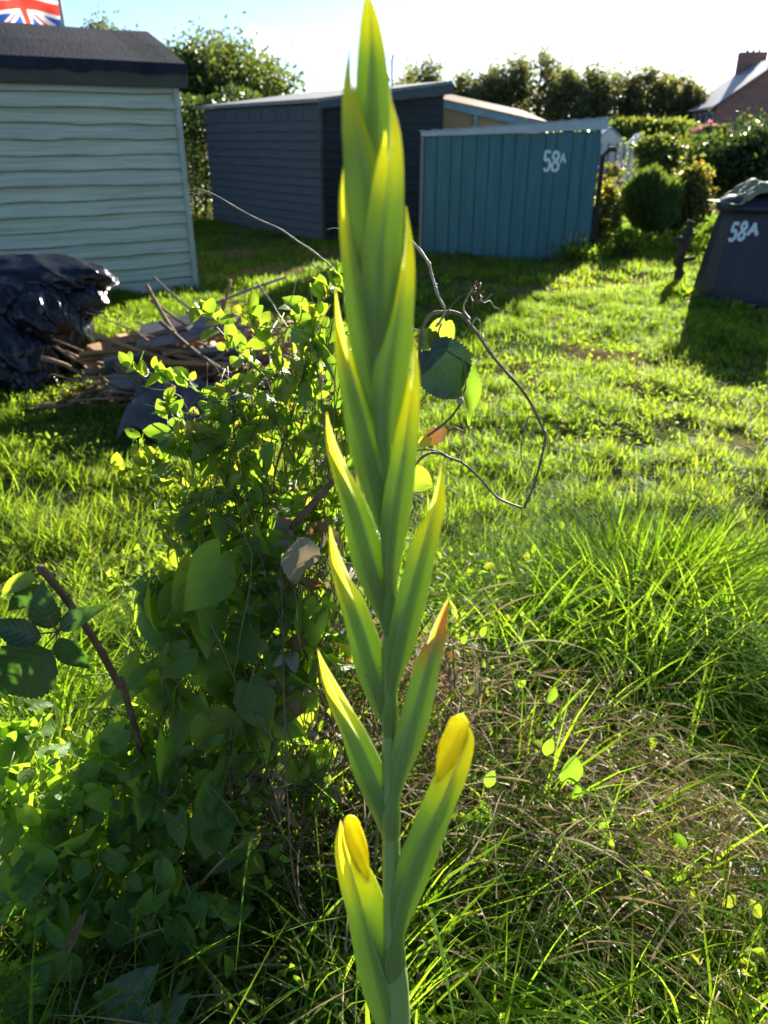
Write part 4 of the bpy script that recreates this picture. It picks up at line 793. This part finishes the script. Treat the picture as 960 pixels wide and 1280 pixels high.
# ------------------------------------------------------------------ tangled plants in the middle
def lump_pos(lumps, dens):
    out = []
    for (px, py, Y, r) in lumps:
        c = P(px, py, Y); n = int(dens*r**2*10000*.5); p = rdir(n)*(RNG.random(n)**.45)[:, None]*np.array([r, r*.5, r])*U(.75, 1.15, n)[:, None]; out.append(p+c)
    return np.vstack(out)
def hang(name, pos, size, mat, parent, tm, face=.8, down=.8, up=.3, varm=.4, vs_=.2):
    n = len(pos); parts = []; w_ = RNG.integers(0, len(tm), n)
    nv_ = rdir(n)+np.array([0, -face, up]); d = rdir(n)*.8+np.array([0, -.2, -down]); R = frames(d, nv_); s = U(*size, n)*U(.7, 1.15, n); var = np.clip(RNG.normal(varm, vs_, n), 0, 1)
    for i, t in enumerate(tm):
        k = w_ == i; parts.append((t, R[k], pos[k], np.repeat(s[k][:, None], 3, 1)*np.array([1, 1, 1.]), var[k]))
    return bulk(name, parts, mat, parent)
def climb(mb, lumps, nper, r0=.0022, base=None, jit=.05, seg=5):
    for (px, py, Y, r) in lumps:
        c = P(px, py, Y)
        for k in range(nper):
            a = c+rdir(1)[0]*r*random.random(); b_ = np.array(base if base is not None else (c[0], c[1], 0.)) + np.array([random.uniform(-.15, .15), random.uniform(-.1, .1), 0])
            p = [b_, b_*.65+a*.35+RNG.normal(0, jit, 3), b_*.3+a*.7+RNG.normal(0, jit, 3), a, a+RNG.normal(0, 1, 3)*[.05, .04, .05]]; mb.tube(cr(p, 4), np.linspace(r0*1.4, r0*.4, 17), seg)
def petioles(mb, pos, n, r=.0009):
    k = RNG.choice(len(pos), min(n, len(pos)), replace=False)
    for p in pos[k]: q = p+RNG.normal(0, .025, 3)+[0, .02, .02]; mb.tube([p, (p+q)/2+RNG.normal(0, .008, 3), q], [r, r, r*1.2], 4)
UP = [(392, 430, 1.35, .085), (350, 500, 1.38, .10), (430, 520, 1.4, .09), (285, 520, 1.34, .085), (245, 560, 1.3, .07), (300, 610, 1.3, .10), (400, 620, 1.32, .11), (250, 660, 1.25, .08), (455, 690, 1.3, .06), (350, 690, 1.28, .10)]
e = empty('bushy_climber', (-.25, 1.4, 0), 'sunlit climber with small oval bright green leaves left of the gladiolus', 'climber')
pos = lump_pos(UP, 1.45); shoots = []
mb = MB(); climb(mb, UP, 12, .0018, (-.22, 1.4, 0), .05)
for (pa, pb_, pc_) in [((290, 520), (230, 480), (165, 462)), ((260, 620), (200, 590), (168, 548)), ((300, 640), (215, 600), (150, 582)), ((330, 470), (290, 430), (245, 380)), ((390, 420), (400, 380), (425, 345)), ((300, 560), (240, 545), (200, 500)), ((360, 480), (330, 420), (300, 392)), ((310, 680), (250, 650), (205, 640))]:
    Y_ = 1.3; c_ = cr([P(*pa, Y_), P(*pb_, Y_), P(*pc_, Y_)], 7); mb.tube(c_, np.linspace(.002, .0008, len(c_)), 5)
    for j, c0 in enumerate(c_[2:]):
        for s in (0, 1): shoots.append(c0+RNG.normal(0, .006, 3))
petioles(mb, pos, 240); mb.build('stems', M['greenstem'], e)
hang('foliage', pos, (.034, .062), M['oval'], e, (T_oval, T_oval2), face=.5, down=.0, up=.5, varm=.42, vs_=.22)
sp_ = np.array(shoots); o_ = hang('shoot_leaves', sp_, (.026, .042), M['oval'], e, (T_oval,), face=.7, down=-.5, up=.2, varm=.5)
MID = [(270, 760, 1.14, .12), (370, 790, 1.16, .13), (220, 850, 1.08, .11), (330, 880, 1.10, .13), (260, 960, 1.02, .12), (380, 960, 1.12, .10), (330, 700, 1.2, .10), (200, 740, 1.15, .05)]
e = empty('bindweed', (-.2, 1.1, 0), 'bindweed with big arrow-shaped leaves hanging in the middle left', 'bindweed')
pos = lump_pos(MID, .30); mb = MB(); climb(mb, MID, 11, .0015, None, .05); petioles(mb, pos, 160, .001); mb.build('stems', M['greenstem'], e)
hang('foliage', pos, (.05, .115), M['arrow'], e, (T_arrow, T_heart, T_arrow2), face=.9, down=.9, up=.35, varm=.4)
small = lump_pos(MID, .7); hang('small_leaves', small, (.022, .04), M['oval'], e, (T_oval, T_oval2), face=.3, down=.0, up=.6, varm=.4)
LOW = [(60, 1010, .98, .13), (170, 1010, .98, .12), (60, 1120, .86, .11), (170, 1120, .88, .11), (290, 1050, .98, .10), (40, 1230, .78, .09), (250, 1160, .86, .08), (150, 920, 1.05, .08), (20, 930, 1.08, .10)]
e = empty('bindweed', (-.5, .9, 0), 'shaded bindweed with rounded grey-green leaves in the bottom left corner', 'bindweed')
pos = lump_pos(LOW, .75); mb = MB(); climb(mb, LOW, 9, .0010, None, .035); petioles(mb, pos, 120, .001); mb.build('stems', M['greenstem'], e)
hang('foliage', pos, (.035, .07), M['arrow'], e, (T_arrow, T_heart), face=1.0, down=.6, up=.5, varm=.3, vs_=.15)
small = lump_pos(LOW, 1.1); hang('small_leaves', small, (.02, .038), M['arrow'], e, (T_oval, T_heart), face=.5, down=.0, up=.7, varm=.3)
# dead leaves caught in the tangle
e = empty('dead_weed', (-.2, 1.15, 0), 'withered brown weed stems and curled dead leaves in the tangle', 'dead weed')
DL = [(385, 700, 1.18, .10), (330, 860, 1.1, .12), (480, 800, 1.25, .1), (430, 950, 1.15, .12), (300, 1000, 1.05, .15), (550, 830, 1.4, .08)]
mb = MB(); climb(mb, DL, 14, .0016, None, .09); mb.build('stems', M['brownstem'], e); hang('foliage', lump_pos(DL, .7), (.02, .045), M['dead_leaf'], e, (T_oval2, T_arrow2), face=.3, down=.5, varm=.6, vs_=.3)
# crinkled pale leaf
def setleaf(name, px0, py0, px1, py1, Y, tm, mat, parent, wid=1.0, nrm_=(0, -1, .35), dY=0., var=.4, label=None):
    a = P(px0, py0, Y); b_ = P(px1, py1, Y+dY); d = b_-a; l = np.linalg.norm(d); R = frames(d[None], np.array([nrm_], float))
    o = bulk(name, [(tm, R, a[None], np.array([[l*wid, l, l]]), np.array([var]))], mat, parent)
    if label: o['label'] = label
    return o
e = empty('crinkled_leaf_plant', (-.42, .72, 0), 'broad crinkled grey-green leaves at the bottom left edge of the frame', 'plant')
setleaf('leaf', 135, 1290, 165, 1235, .74, T_crink, M['dock'], e, 1.1, (.1, -.6, 1), var=.3); setleaf('leaf', 62, 1235, 74, 1195, .80, T_crink, M['dock'], e, .8, var=.9, label='pale yellowing crinkled leaf')
setleaf('leaf', 175, 1300, 215, 1262, .72, T_crink, M['dock'], e, .9, var=.3, nrm_=(-.2, -1, .8)); setleaf('leaf', 84, 1190, 98, 1155, .78, T_oval2, M['dead_leaf'], e, .36, var=.35, label='curled dry leaf')
mb = MB(); 
for px in (120, 90, 50, 150): a = P(px, 1290, .70); mb.tube([a, a*[.9, 1, .7]+[-.03, .02, 0], (-.42, .72, 0)], [.002, .0025, .003], 5)
mb.build('stems', M['greenstem'], e)
e = empty('dry_leaf', P(375, 705, 1.0), 'large pale bleached dry leaf hanging behind the left buds', 'dead leaf'); setleaf('blade', 372, 676, 385, 740, 1.10, T_crink, M['dead_leaf'], e, 1.0, (.4, -.6, .7), var=1.0)
# bramble shoot
e = empty('bramble', (*P(150, 860, .80)[:2], 0), 'thick thorny bramble stem with large dark toothed leaves at the left edge', 'bramble')
mb = MB(); c_ = cr([(P(190, 900, 1.15)*[1, 1, 0]), P(160, 880, 1.0), P(148, 855, .93), P(118, 800, .86), P(80, 745, .81), P(50, 709, .78)], 8); mb.tube(c_, np.linspace(.0058, .0048, len(c_)), 10); 
for k in range(26):
    i = random.randrange(8, len(c_)-1); p = c_[i]; d = rdir(1)[0]; mb.tube([p+d*.004, p+d*.008-[0, 0, .001], p+d*.012-[0, 0, .004]], [.0016, .001, .0001], 5)
mb.build('stem', M['brownstem'], e)
jn = P(72, 790, .76); mb = MB()
for (x_, y_) in ((60, 770), (20, 795), (75, 795), (70, 800), (50, 815), (95, 775)): mb.tube([jn, (jn+P(x_, y_, .75))/2, P(x_, y_, .75)], [.0013, .001, .001], 5)
mb.tube([P(90, 755, .79), P(85, 775, .77), jn], .0015, 5); mb.build('petioles', M['greenstem'], e)
for (a, b_, c, d, w_, n_, y_) in [(63, 812, -18, 876, .92, (.1, -1, .25), .745), (52, 797, -22, 779, .72, (.1, -1, .45), .75), (60, 786, 50, 733, .92, (.15, -1, .2), .76), (74, 785, 127, 757, .55, (-.1, -.8, .6), .76), (73, 798, 108, 842, .9, (-.1, -1, .3), .75)]:
    setleaf('leaf', a, b_, c, d, y_, T_bramble, M['bramble'], e, w_*.95, n_, var=random.uniform(.1, .6))
setleaf('leaf', 45, 722, -12, 742, .80, T_bramble, M['arrow'], e, .6, (.1, -.5, 1), var=.6); setleaf('leaf', 48, 730, 5, 770, .80, T_bramble, M['bramble'], e, .5, (.6, -.6, .5), var=.6)
# dark woody branches in the tangle
pole(P(325, 700, 1.2), P(425, 592, 1.22), .0075, .006, 'dark woody branch slanting through the leaves behind the left buds', 'brownstem')
# ------------------------------------------------------------------ twining vine on the right
YV = .88
e = empty('twining_vine', (*P(515, 580, YV)[:2], 0), 'wiry brown twining vine arching out to the right of the gladiolus', 'vine')
def vtube(pts_, r0, r1, mat, name='stem', Y=YV, wob=.004, n=8, seg=7, lab=None):
    p = [P(a, b_, Y+RNG.normal(0, wob)) for a, b_ in pts_]; c_ = cr(p, n); rr = np.linspace(r0, r1, len(c_))*(1+.12*np.sin(np.arange(len(c_))*.9)); mb = MB(); mb.tube(c_, rr, seg)
    for i in range(6, len(c_)-3, 11): d = rdir(1)[0]; mb.tube([c_[i], c_[i]+d*rr[i]*1.5, c_[i]+d*rr[i]*2.4], [rr[i]*.9, rr[i]*.6, rr[i]*.2], 5)
    o = mb.build(name, M[mat], e)
    if lab: o['label'] = lab
    return o
vtube([(495, 620), (505, 560), (520, 500), (524, 450), (527, 415), (538, 394), (556, 390), (575, 393), (595, 415), (612, 440), (630, 462), (648, 482), (664, 505), (678, 535), (682, 545), (676, 575), (668, 605), (655, 635)], .0022, .0016, 'vine')
mb = MB(); a_ = P(495, 620, YV); mb.tube(cr([(a_[0]-.05, 1.05, -.02), (a_[0]-.03, .98, .35), (a_[0]-.01, .9, .75), a_], 6), .0026, 6); mb.build('main_stem', M['vine'], e)
vtube([(490, 610), (514, 586), (530, 570), (545, 566), (562, 572), (580, 580), (600, 598), (622, 622), (652, 635)], .0018, .0015, 'vine')
vtube([(505, 566), (535, 562), (552, 566), (566, 576)], .0010, .0009, 'vine')
vtube([(512, 300), (524, 312), (536, 330), (540, 345), (548, 370), (556, 388), (550, 402), (545, 408)], .0019, .0013, 'vine_pale')
vtube([(588, 400), (580, 388), (581, 378), (590, 363), (597, 362), (604, 378), (612, 376), (618, 384), (624, 386)], .0011, .0004, 'vine_pale', 'tendril', seg=5)
vtube([(604, 378), (610, 372), (615, 368)], .0005, .0003, 'vine_pale', 'tendril', seg=5)
vtube([(591, 403), (595, 398), (600, 402), (603, 415), (605, 424), (611, 432)], .0012, .0006, 'vine_pale', 'tendril', seg=5)
vtube([(668, 521), (660, 523), (652, 550), (652, 575), (658, 590), (670, 604), (666, 612), (652, 616)], .0008, .0005, 'vine', 'tendril', seg=5)
vtube([(680, 540), (687, 550), (685, 565), (676, 580), (668, 600)], .0007, .0005, 'vine', 'tendril', seg=5)
vtube([(552, 404), (548, 418), (556, 432), (566, 442), (576, 448), (581, 460), (582, 480), (580, 494)], .0009, .0008, 'vine', 'tendril', seg=5)
vtube([(540, 440), (530, 470), (534, 490), (522, 508)], .0011, .0008, 'brownstem', 'tendril', seg=5)
vtube([(578, 500), (565, 520), (548, 535), (530, 548), (512, 560)], .0015, .0018, 'greenstem')
vtube([(556, 533), (572, 535), (590, 548), (600, 560), (602, 568)], .0005, .0004, 'greenstem', 'tendril', seg=5)
vtube([(510, 406), (520, 412), (530, 413)], .0006, .0004, 'vine_pale', 'tendril', seg=5)
vtube([(560, 388), (572, 374), (588, 365)], .0006, .0004, 'vine', 'tendril', seg=5)
mb = MB()
for k in range(9):
    c0 = P(597+RNG.normal(0, 4), 370+RNG.normal(0, 8), YV); mb.tube([c0, c0+rdir(1)[0]*.005, c0+rdir(1)[0]*.008], [.002, .0024, .0004], 5)
o = mb.build('dead_flower', M['dead_leaf'], e); o['label'] = 'withered rusty flower head'
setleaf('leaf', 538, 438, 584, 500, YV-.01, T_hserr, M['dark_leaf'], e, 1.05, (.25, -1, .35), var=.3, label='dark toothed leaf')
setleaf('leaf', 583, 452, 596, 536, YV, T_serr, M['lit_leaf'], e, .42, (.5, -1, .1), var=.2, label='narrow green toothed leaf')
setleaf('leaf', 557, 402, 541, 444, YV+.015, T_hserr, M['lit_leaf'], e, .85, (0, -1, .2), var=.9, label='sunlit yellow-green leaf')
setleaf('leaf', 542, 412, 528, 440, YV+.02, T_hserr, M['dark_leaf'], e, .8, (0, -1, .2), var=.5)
setleaf('leaf', 556, 536, 522, 560, YV, T_crink, M['dead_leaf'], e, .7, (.3, -1, .5), var=.2, label='curled brown leaf'); setleaf('leaf', 540, 548, 522, 556, YV-.005, T_oval, M['petal_yellow'], e, 1.2, (0, -1, .4), var=.5, label='small yellow leaf')
setleaf('leaf', 505, 592, 545, 608, YV+.03, T_heart, M['arrow'], e, .9, (0, -1, .5), var=.6)
mb = MB(); c0 = P(575, 501, YV-.006); mb.lathe([(.0002, -.0045), (.0035, -.003), (.0045, 0), (.0035, .003), (.0004, .0045)], c0, 12); mb.build('snail_like_bud', M['vine_pale'], e).name = 'round_bud'
# dry arching twig, upper left
e = empty('dry_twig', (*P(432, 368, 1.3)[:2], 0), 'thin dry twig arching left from the top of the climber', 'twig')
vtube([(440, 400), (434, 368), (420, 340), (395, 317), (370, 300), (350, 286), (325, 275), (300, 262), (275, 247), (258, 239), (245, 236), (228, 240)], .0017, .0007, 'vine_pale', Y=1.3, n=5, seg=5)
vtube([(258, 239), (250, 243), (238, 241), (214, 241)], .0008, .0004, 'vine_pale', 'side_twig', Y=1.3, n=5, seg=5)
e = empty('short_twig', P(422, 287, 1.3), 'tiny dry twig tip left of the flower spike below the black shed', 'twig'); vtube([(446, 430), (455, 360), (452, 310), (440, 291), (428, 287), (418, 285), (409, 287)], .0010, .0005, 'vine_pale', Y=1.2, n=4, seg=5, name='tip')
# ------------------------------------------------------------------ low plants right of the spike
e = empty('round_leaved_weed', (.30, 1.2, 0), 'weed with bright round leaves among the dead grass right of the lower buds', 'weed')
mb = MB()
for (px, py, s) in [(715, 962, 17), (720, 990, 12), (685, 935, 12), (600, 1022, 18), (612, 975, 12), (560, 990, 14), (640, 1040, 10), (690, 870, 12), (604, 790, 8), (580, 800, 7), (575, 900, 10)]:
    s *= .8; setleaf('leaf', px-s*.4, py+s*.9, px+s*.5, py-s, 1.15, T_heart if s > 11 else T_oval, M['oval'], e, 1.0, (random.uniform(-.6, .6), -.8, random.uniform(.3, 1.6)), var=random.random()*.25); a = P(px, py+s, 1.15); mb.tube([a, a*[.9, 1, .5]+[.02, .03, 0], (a[0]*.8, 1.17, float(gh(a[0], 1.17)))], .0011, 5)
mb.build('stems', M['greenstem'], e)
# scrap of pale plastic in the grass, bottom right
mb = MB(); c0 = G(880, 1110, .02); n = 14; vs = []
for j in range(n+1):
    for i in range(n+1): u, v = i/n-.5, j/n-.5; vs.append((c0[0]+.22*u, c0[1]-.05+.13*v, .06+.03*vnoise(u*6+3, v*6)+.02*vnoise(u*19, v*19)+float(gh(c0[0], c0[1]))))
n1 = n+1; mb.add(vs, [(j*n1+i, j*n1+i+1, (j+1)*n1+i+1, (j+1)*n1+i) for j in range(n) for i in range(n)], 0, True); o = mb.build('plastic_scrap', M['panelblue']); s_ = o.modifiers.new('thickness', 'SOLIDIFY'); s_.thickness = .002; tag(o, 'crumpled pale blue plastic scrap half hidden in dead grass, bottom right', 'litter')
# ------------------------------------------------------------------ the gladiolus
YG = .42
gl = empty('gladiolus', (*P(499, 1290, YG)[:2], 0), 'tall green gladiolus spike with yellow bud tips in the foreground', 'gladiolus')
SX = [(1700, 497, 15), (1290, 498, 15), (1180, 492, 12.5), (1060, 489, 11), (950, 488, 10), (850, 487, 9.5), (700, 488, 9), (560, 481, 8), (400, 474, 7), (320, 470, 6.5)][::-1]
def sx(y): return float(np.interp(y, [a[0] for a in SX], [a[1] for a in SX])), float(np.interp(y, [a[0] for a in SX], [a[2] for a in SX]))
def sheath(name, ctrl, mat, parent, depth=.55, full=True, side=1, yo=0., scale=1., phi=(2.3, 1.3), seg=28, rngt=(0, 1), off=0., ttop=1., clasp=True, ruff=0., flip=False):
    """ctrl: (px, py, half width px) from tip to base; side: -1 = grows to the left"""
    c = cr(ctrl, 7)[::-1]; n = len(c); vs = []; lf = []
    if clasp:
        ye = ctrl[-1][1]; ctrl = list(ctrl)+[(sx(ye+28)[0], ye+30, sx(ye+30)[1]*1.0), (sx(ye+62)[0], ye+62, sx(ye+62)[1]*.86)]; c = cr(ctrl, 7)[::-1]; n = len(c)
    kk = [min(1, (i/(n-1))/(.34 if clasp else .01)) for i in range(n)]; kk = [q*q*(3-2*q) for q in kk]
    W = [P(a, b_, YG+yo*kk[i]) for i, (a, b_, _) in enumerate(c)]; hw = [max(h, .6)*pxm(a, b_, YG)*scale for a, b_, h in c]
    for i in range(n):
        t = i/(n-1); d = W[min(i+1, n-1)]-W[max(i-1, 0)]; d /= np.linalg.norm(d); nn = np.array([0, -1., 0]); s = np.cross(d, nn); s /= np.linalg.norm(s); nn = np.cross(s, d)*1.0
        if s[0]*side < 0: s = -s
        if nn[1] > 0: nn = -nn
        a, b_ = hw[i], hw[i]*(depth+(1.03-depth)*(1-kk[i]) if clasp else depth)
        for k in range(seg+1):
            if full: th = 2*pi*k/seg
            else: f = phi[0]+(phi[1]-phi[0])*t; th = -f+2*f*k/seg+(pi if flip else 0)
            keel = 1+.10*math.exp(-(th/.35)**2) if not full and not flip else 1
            wv = 1+(.05*sin(3*t*pi+th*2) if t > .7 else 0)+.025*sin(11*t+1.3*th+3*side)*(not ruff)+ruff*(abs(sin(2.5*th+3.2*t))-.5+.25*sin(7*th+9*t))
            vs.append(W[i]+s*(a*cos(th)*keel*wv+off*hw[i])+nn*b_*sin(th)*wv); lf.append((.4+.1*side, t*ttop, k/seg))
    n1 = seg+1; fs = [(i*n1+k, i*n1+k+1, (i+1)*n1+k+1, (i+1)*n1+k) for i in range(n-1) for k in range(seg)]
    mb = MB(); mb.add(vs, fs, 0, True, lf); return mb.build(name, mat, parent)
BUD = {
 'L1': [(427, 1026, 2), (437, 1055, 13), (449, 1100, 20), (459, 1150, 21), (471, 1200, 23), (484, 1250, 23), (496, 1300, 15)],
 'L2': [(398, 812, 1), (415, 845, 9), (432, 880, 15), (449, 920, 19), (463, 960, 20), (476, 1000, 16), (486, 1045, 8)],
 'L3': [(413, 657, 1), (424, 690, 8), (438, 730, 15), (453, 780, 19), (465, 830, 19), (476, 870, 15), (486, 910, 7)],
 'L4': [(409, 515, 1), (420, 550, 8), (434, 590, 14), (449, 640, 19), (463, 700, 20), (474, 740, 15), (485, 785, 7)],
 'L5': [(420, 360, 1), (428, 400, 9), (438, 450, 17), (449, 500, 21), (461, 560, 22), (472, 610, 18), (482, 665, 8)],
 'L6': [(431, 200, 1), (436, 250, 11), (445, 310, 18), (455, 380, 23), (465, 440, 23), (474, 500, 16), (480, 550, 8)],
 'L7': [(438, 58, 1), (442, 110, 12), (450, 170, 21), (459, 240, 26), (467, 310, 24), (472, 380, 12)],
 'T': [(458, -12, 2), (460, 20, 11), (462, 60, 18), (463, 105, 23), (465, 160, 25), (467, 220, 22), (470, 285, 9)],
 'R1': [(574, 900, 5), (571, 925, 15), (557, 970, 20), (540, 1015, 22), (524, 1060, 22), (509, 1110, 18), (497, 1165, 9)],
 'R2': [(561, 745, 1), (547, 772, 7), (538, 800, 14), (527, 850, 17), (515, 900, 18), (505, 940, 15), (494, 990, 7)],
 'R3': [(551, 580, 1), (541, 620, 10), (531, 660, 15), (520, 710, 18), (509, 760, 18), (499, 810, 14), (490, 862, 6)],
 'R4': [(516, 420, 1), (513, 470, 10), (507, 530, 15), (500, 590, 18), (494, 640, 17), (490, 690, 12), (487, 735, 6)],
 'R5': [(506, 258, 2), (503, 320, 13), (497, 380, 19), (490, 440, 22), (484, 500, 18), (480, 560, 9)],
 'R6': [(485, 115, 1), (485, 170, 14), (482, 240, 21), (478, 310, 23), (475, 380, 18), (474, 440, 8)]}
ORD = ['L1', 'R1', 'L2', 'R2', 'L3', 'R3', 'L4', 'R4', 'L5', 'R5', 'L6', 'R6', 'L7', 'T']
for i, k in enumerate(ORD):
    c = [(a, b_, h+(0, 3, 2, 0, 0, 0, 0)[min(q_, 6)]) for q_, (a, b_, h) in enumerate(BUD[k])] if k in ('L1', 'L2', 'L3', 'L4', 'R1', 'R2', 'R3') else [(a, b_, h*.93) for a, b_, h in BUD[k]]; side = -1 if k[0] == 'L' else 1; m_ = M['bract_old'] if k == 'R2' else M['bract']
    yo = (-.006 if k[0] == 'R' else .004)+(.0 if k != 'T' else .010) - .0004*i
    ba = P(c[-1][0], c[-1][1], YG+yo)
    bd = bpy.data.objects.new('bud', None); COL.objects.link(bd); bd.parent = gl; bd.location = tuple(ba-np.array(gl.location)); bd.empty_display_size = .02
    io = {'T': .0, 'L1': .42, 'R1': .34}.get(k, .28); cin = [(a-side*h*io, b_+(c[-1][1]-b_)*{'L1': .07, 'T': 0}.get(k, .13)+6*(k != 'T'), h*.86) for a, b_, h in c]; cin[0] = (cin[0][0]-side*(12 if k == 'L1' else 0 if k == 'T' else 3), cin[0][1], 1); cin[-1] = c[-1]
    sheath('inner_bract', cin, M['bract_old_outer' if k == 'R2' else 'bract_outer'], bd, depth=.62, full=False, flip=True, phi=(2.6, 1.9), side=side, yo=yo, ttop=.97)
    sheath('outer_bract', c, M['bract_old_outer' if k == 'R2' else 'bract_outer'], bd, depth=.72, full=False, side=side, yo=yo, scale=1.05, phi=(2.7, 1.15), ttop=1.)
    if k in ('L1', 'R1'):
        cp = {'R1': [(574, 894, 2), (574, 900, 10), (571, 915, 14), (563, 935, 15), (555, 955, 10), (546, 980, 1)], 'L1': [(436, 1020, 2), (438, 1025, 8), (442, 1042, 12), (448, 1062, 12), (455, 1084, 7), (460, 1102, 1)]}[k]
        sheath('petal_tip', cp, M['petal'], bd, depth=.75, side=side, yo=yo-.0035, ttop=1., clasp=False, ruff=.13, seg=48)
        cp2 = [(a+side*3, b_+3, max(1, h*.72)) for a, b_, h in cp[:-1]]; sheath('petal_tip', cp2, M['petal'], bd, depth=.9, side=side, yo=yo-.0015, ttop=1., clasp=False, ruff=.16, seg=48)
    core = [(a, b_+6, h*.5) for a, b_, h in (cin[2:] if k in ('L1', 'R1') else cin[3:])]; core[0] = (core[0][0], core[0][1], 1.5); sheath('furled_petals', core, M['bud_core'], bd, depth=.5, side=side, yo=yo, seg=12, clasp=False)
mb = MB(); st = cr([(497, 1700, 15), (498, 1290, 15), (492, 1180, 12.5), (489, 1060, 11), (488, 950, 10), (487, 850, 9.5), (488, 700, 9), (481, 560, 8), (474, 400, 7), (471, 320, 5)], 6)
W = [P(a, min(b_, 1290), YG) for a, b_, h in st]; W[0] = np.array([W[6][0]-.01, YG+.015, -.02])
base = P(498, 1290, YG); pts_ = [np.array([base[0]-.01, YG+.02, -.03]), np.array([base[0]-.005, YG+.012, .3])]+[P(a, b_, YG) for a, b_, h in st if b_ <= 1290]; rr = [.011, .0105]+[h*pxm(a, b_, YG) for a, b_, h in st if b_ <= 1290]
mb.tube(pts_, rr, 16); mb.build('stem', M['gstem'], gl)
def sword(p0, p1, p2, wd, dirx, name='leaf_blade'):
    c_ = cr([p0, p1, p2], 12); n = len(c_); vs = []; lf = []
    for i, p in enumerate(c_):
        t = i/(n-1); w_ = wd*(1-t**2.2)*(.75+.5*t*(1-t)*2)+.0006; s = np.array(dirx)/np.linalg.norm(dirx); f_ = np.array([-s[1], s[0], 0])*w_*.18
        for k, q in enumerate((-1, -.5, 0, .5, 1)): vs.append(p+s*w_*q+f_*(1-abs(q))); lf.append((.5, t*.7, k/4))
    mb = MB(); mb.add(vs, [(i*5+k, i*5+k+1, i*5+5+k+1, i*5+5+k) for i in range(n-1) for k in range(4)], 0, True, lf); mb.build(name, M['gleaf'], gl)
b0 = np.array([base[0]-.01, YG+.02, 0]); sword(b0+[-.01, .02, 0], P(468, 1290, YG+.03)*[1, 1, .55]+[0, 0, 0], P(457, 1222, YG+.03), .012, (1, .3, 0)); sword(b0+[.012, .0, 0], P(512, 1350, YG)*[1, 1, .6], P(521, 1262, YG-.004), .009, (1, -.3, 0))
sword(b0+[.01, .03, 0], b0+[.12, .08, .35], b0+[.26, .12, .52], .012, (.3, 1, 0)); sword(b0+[-.02, .0, 0], b0+[-.06, -.10, .3], b0+[-.12, -.22, .48], .012, (.8, -.4, 0))
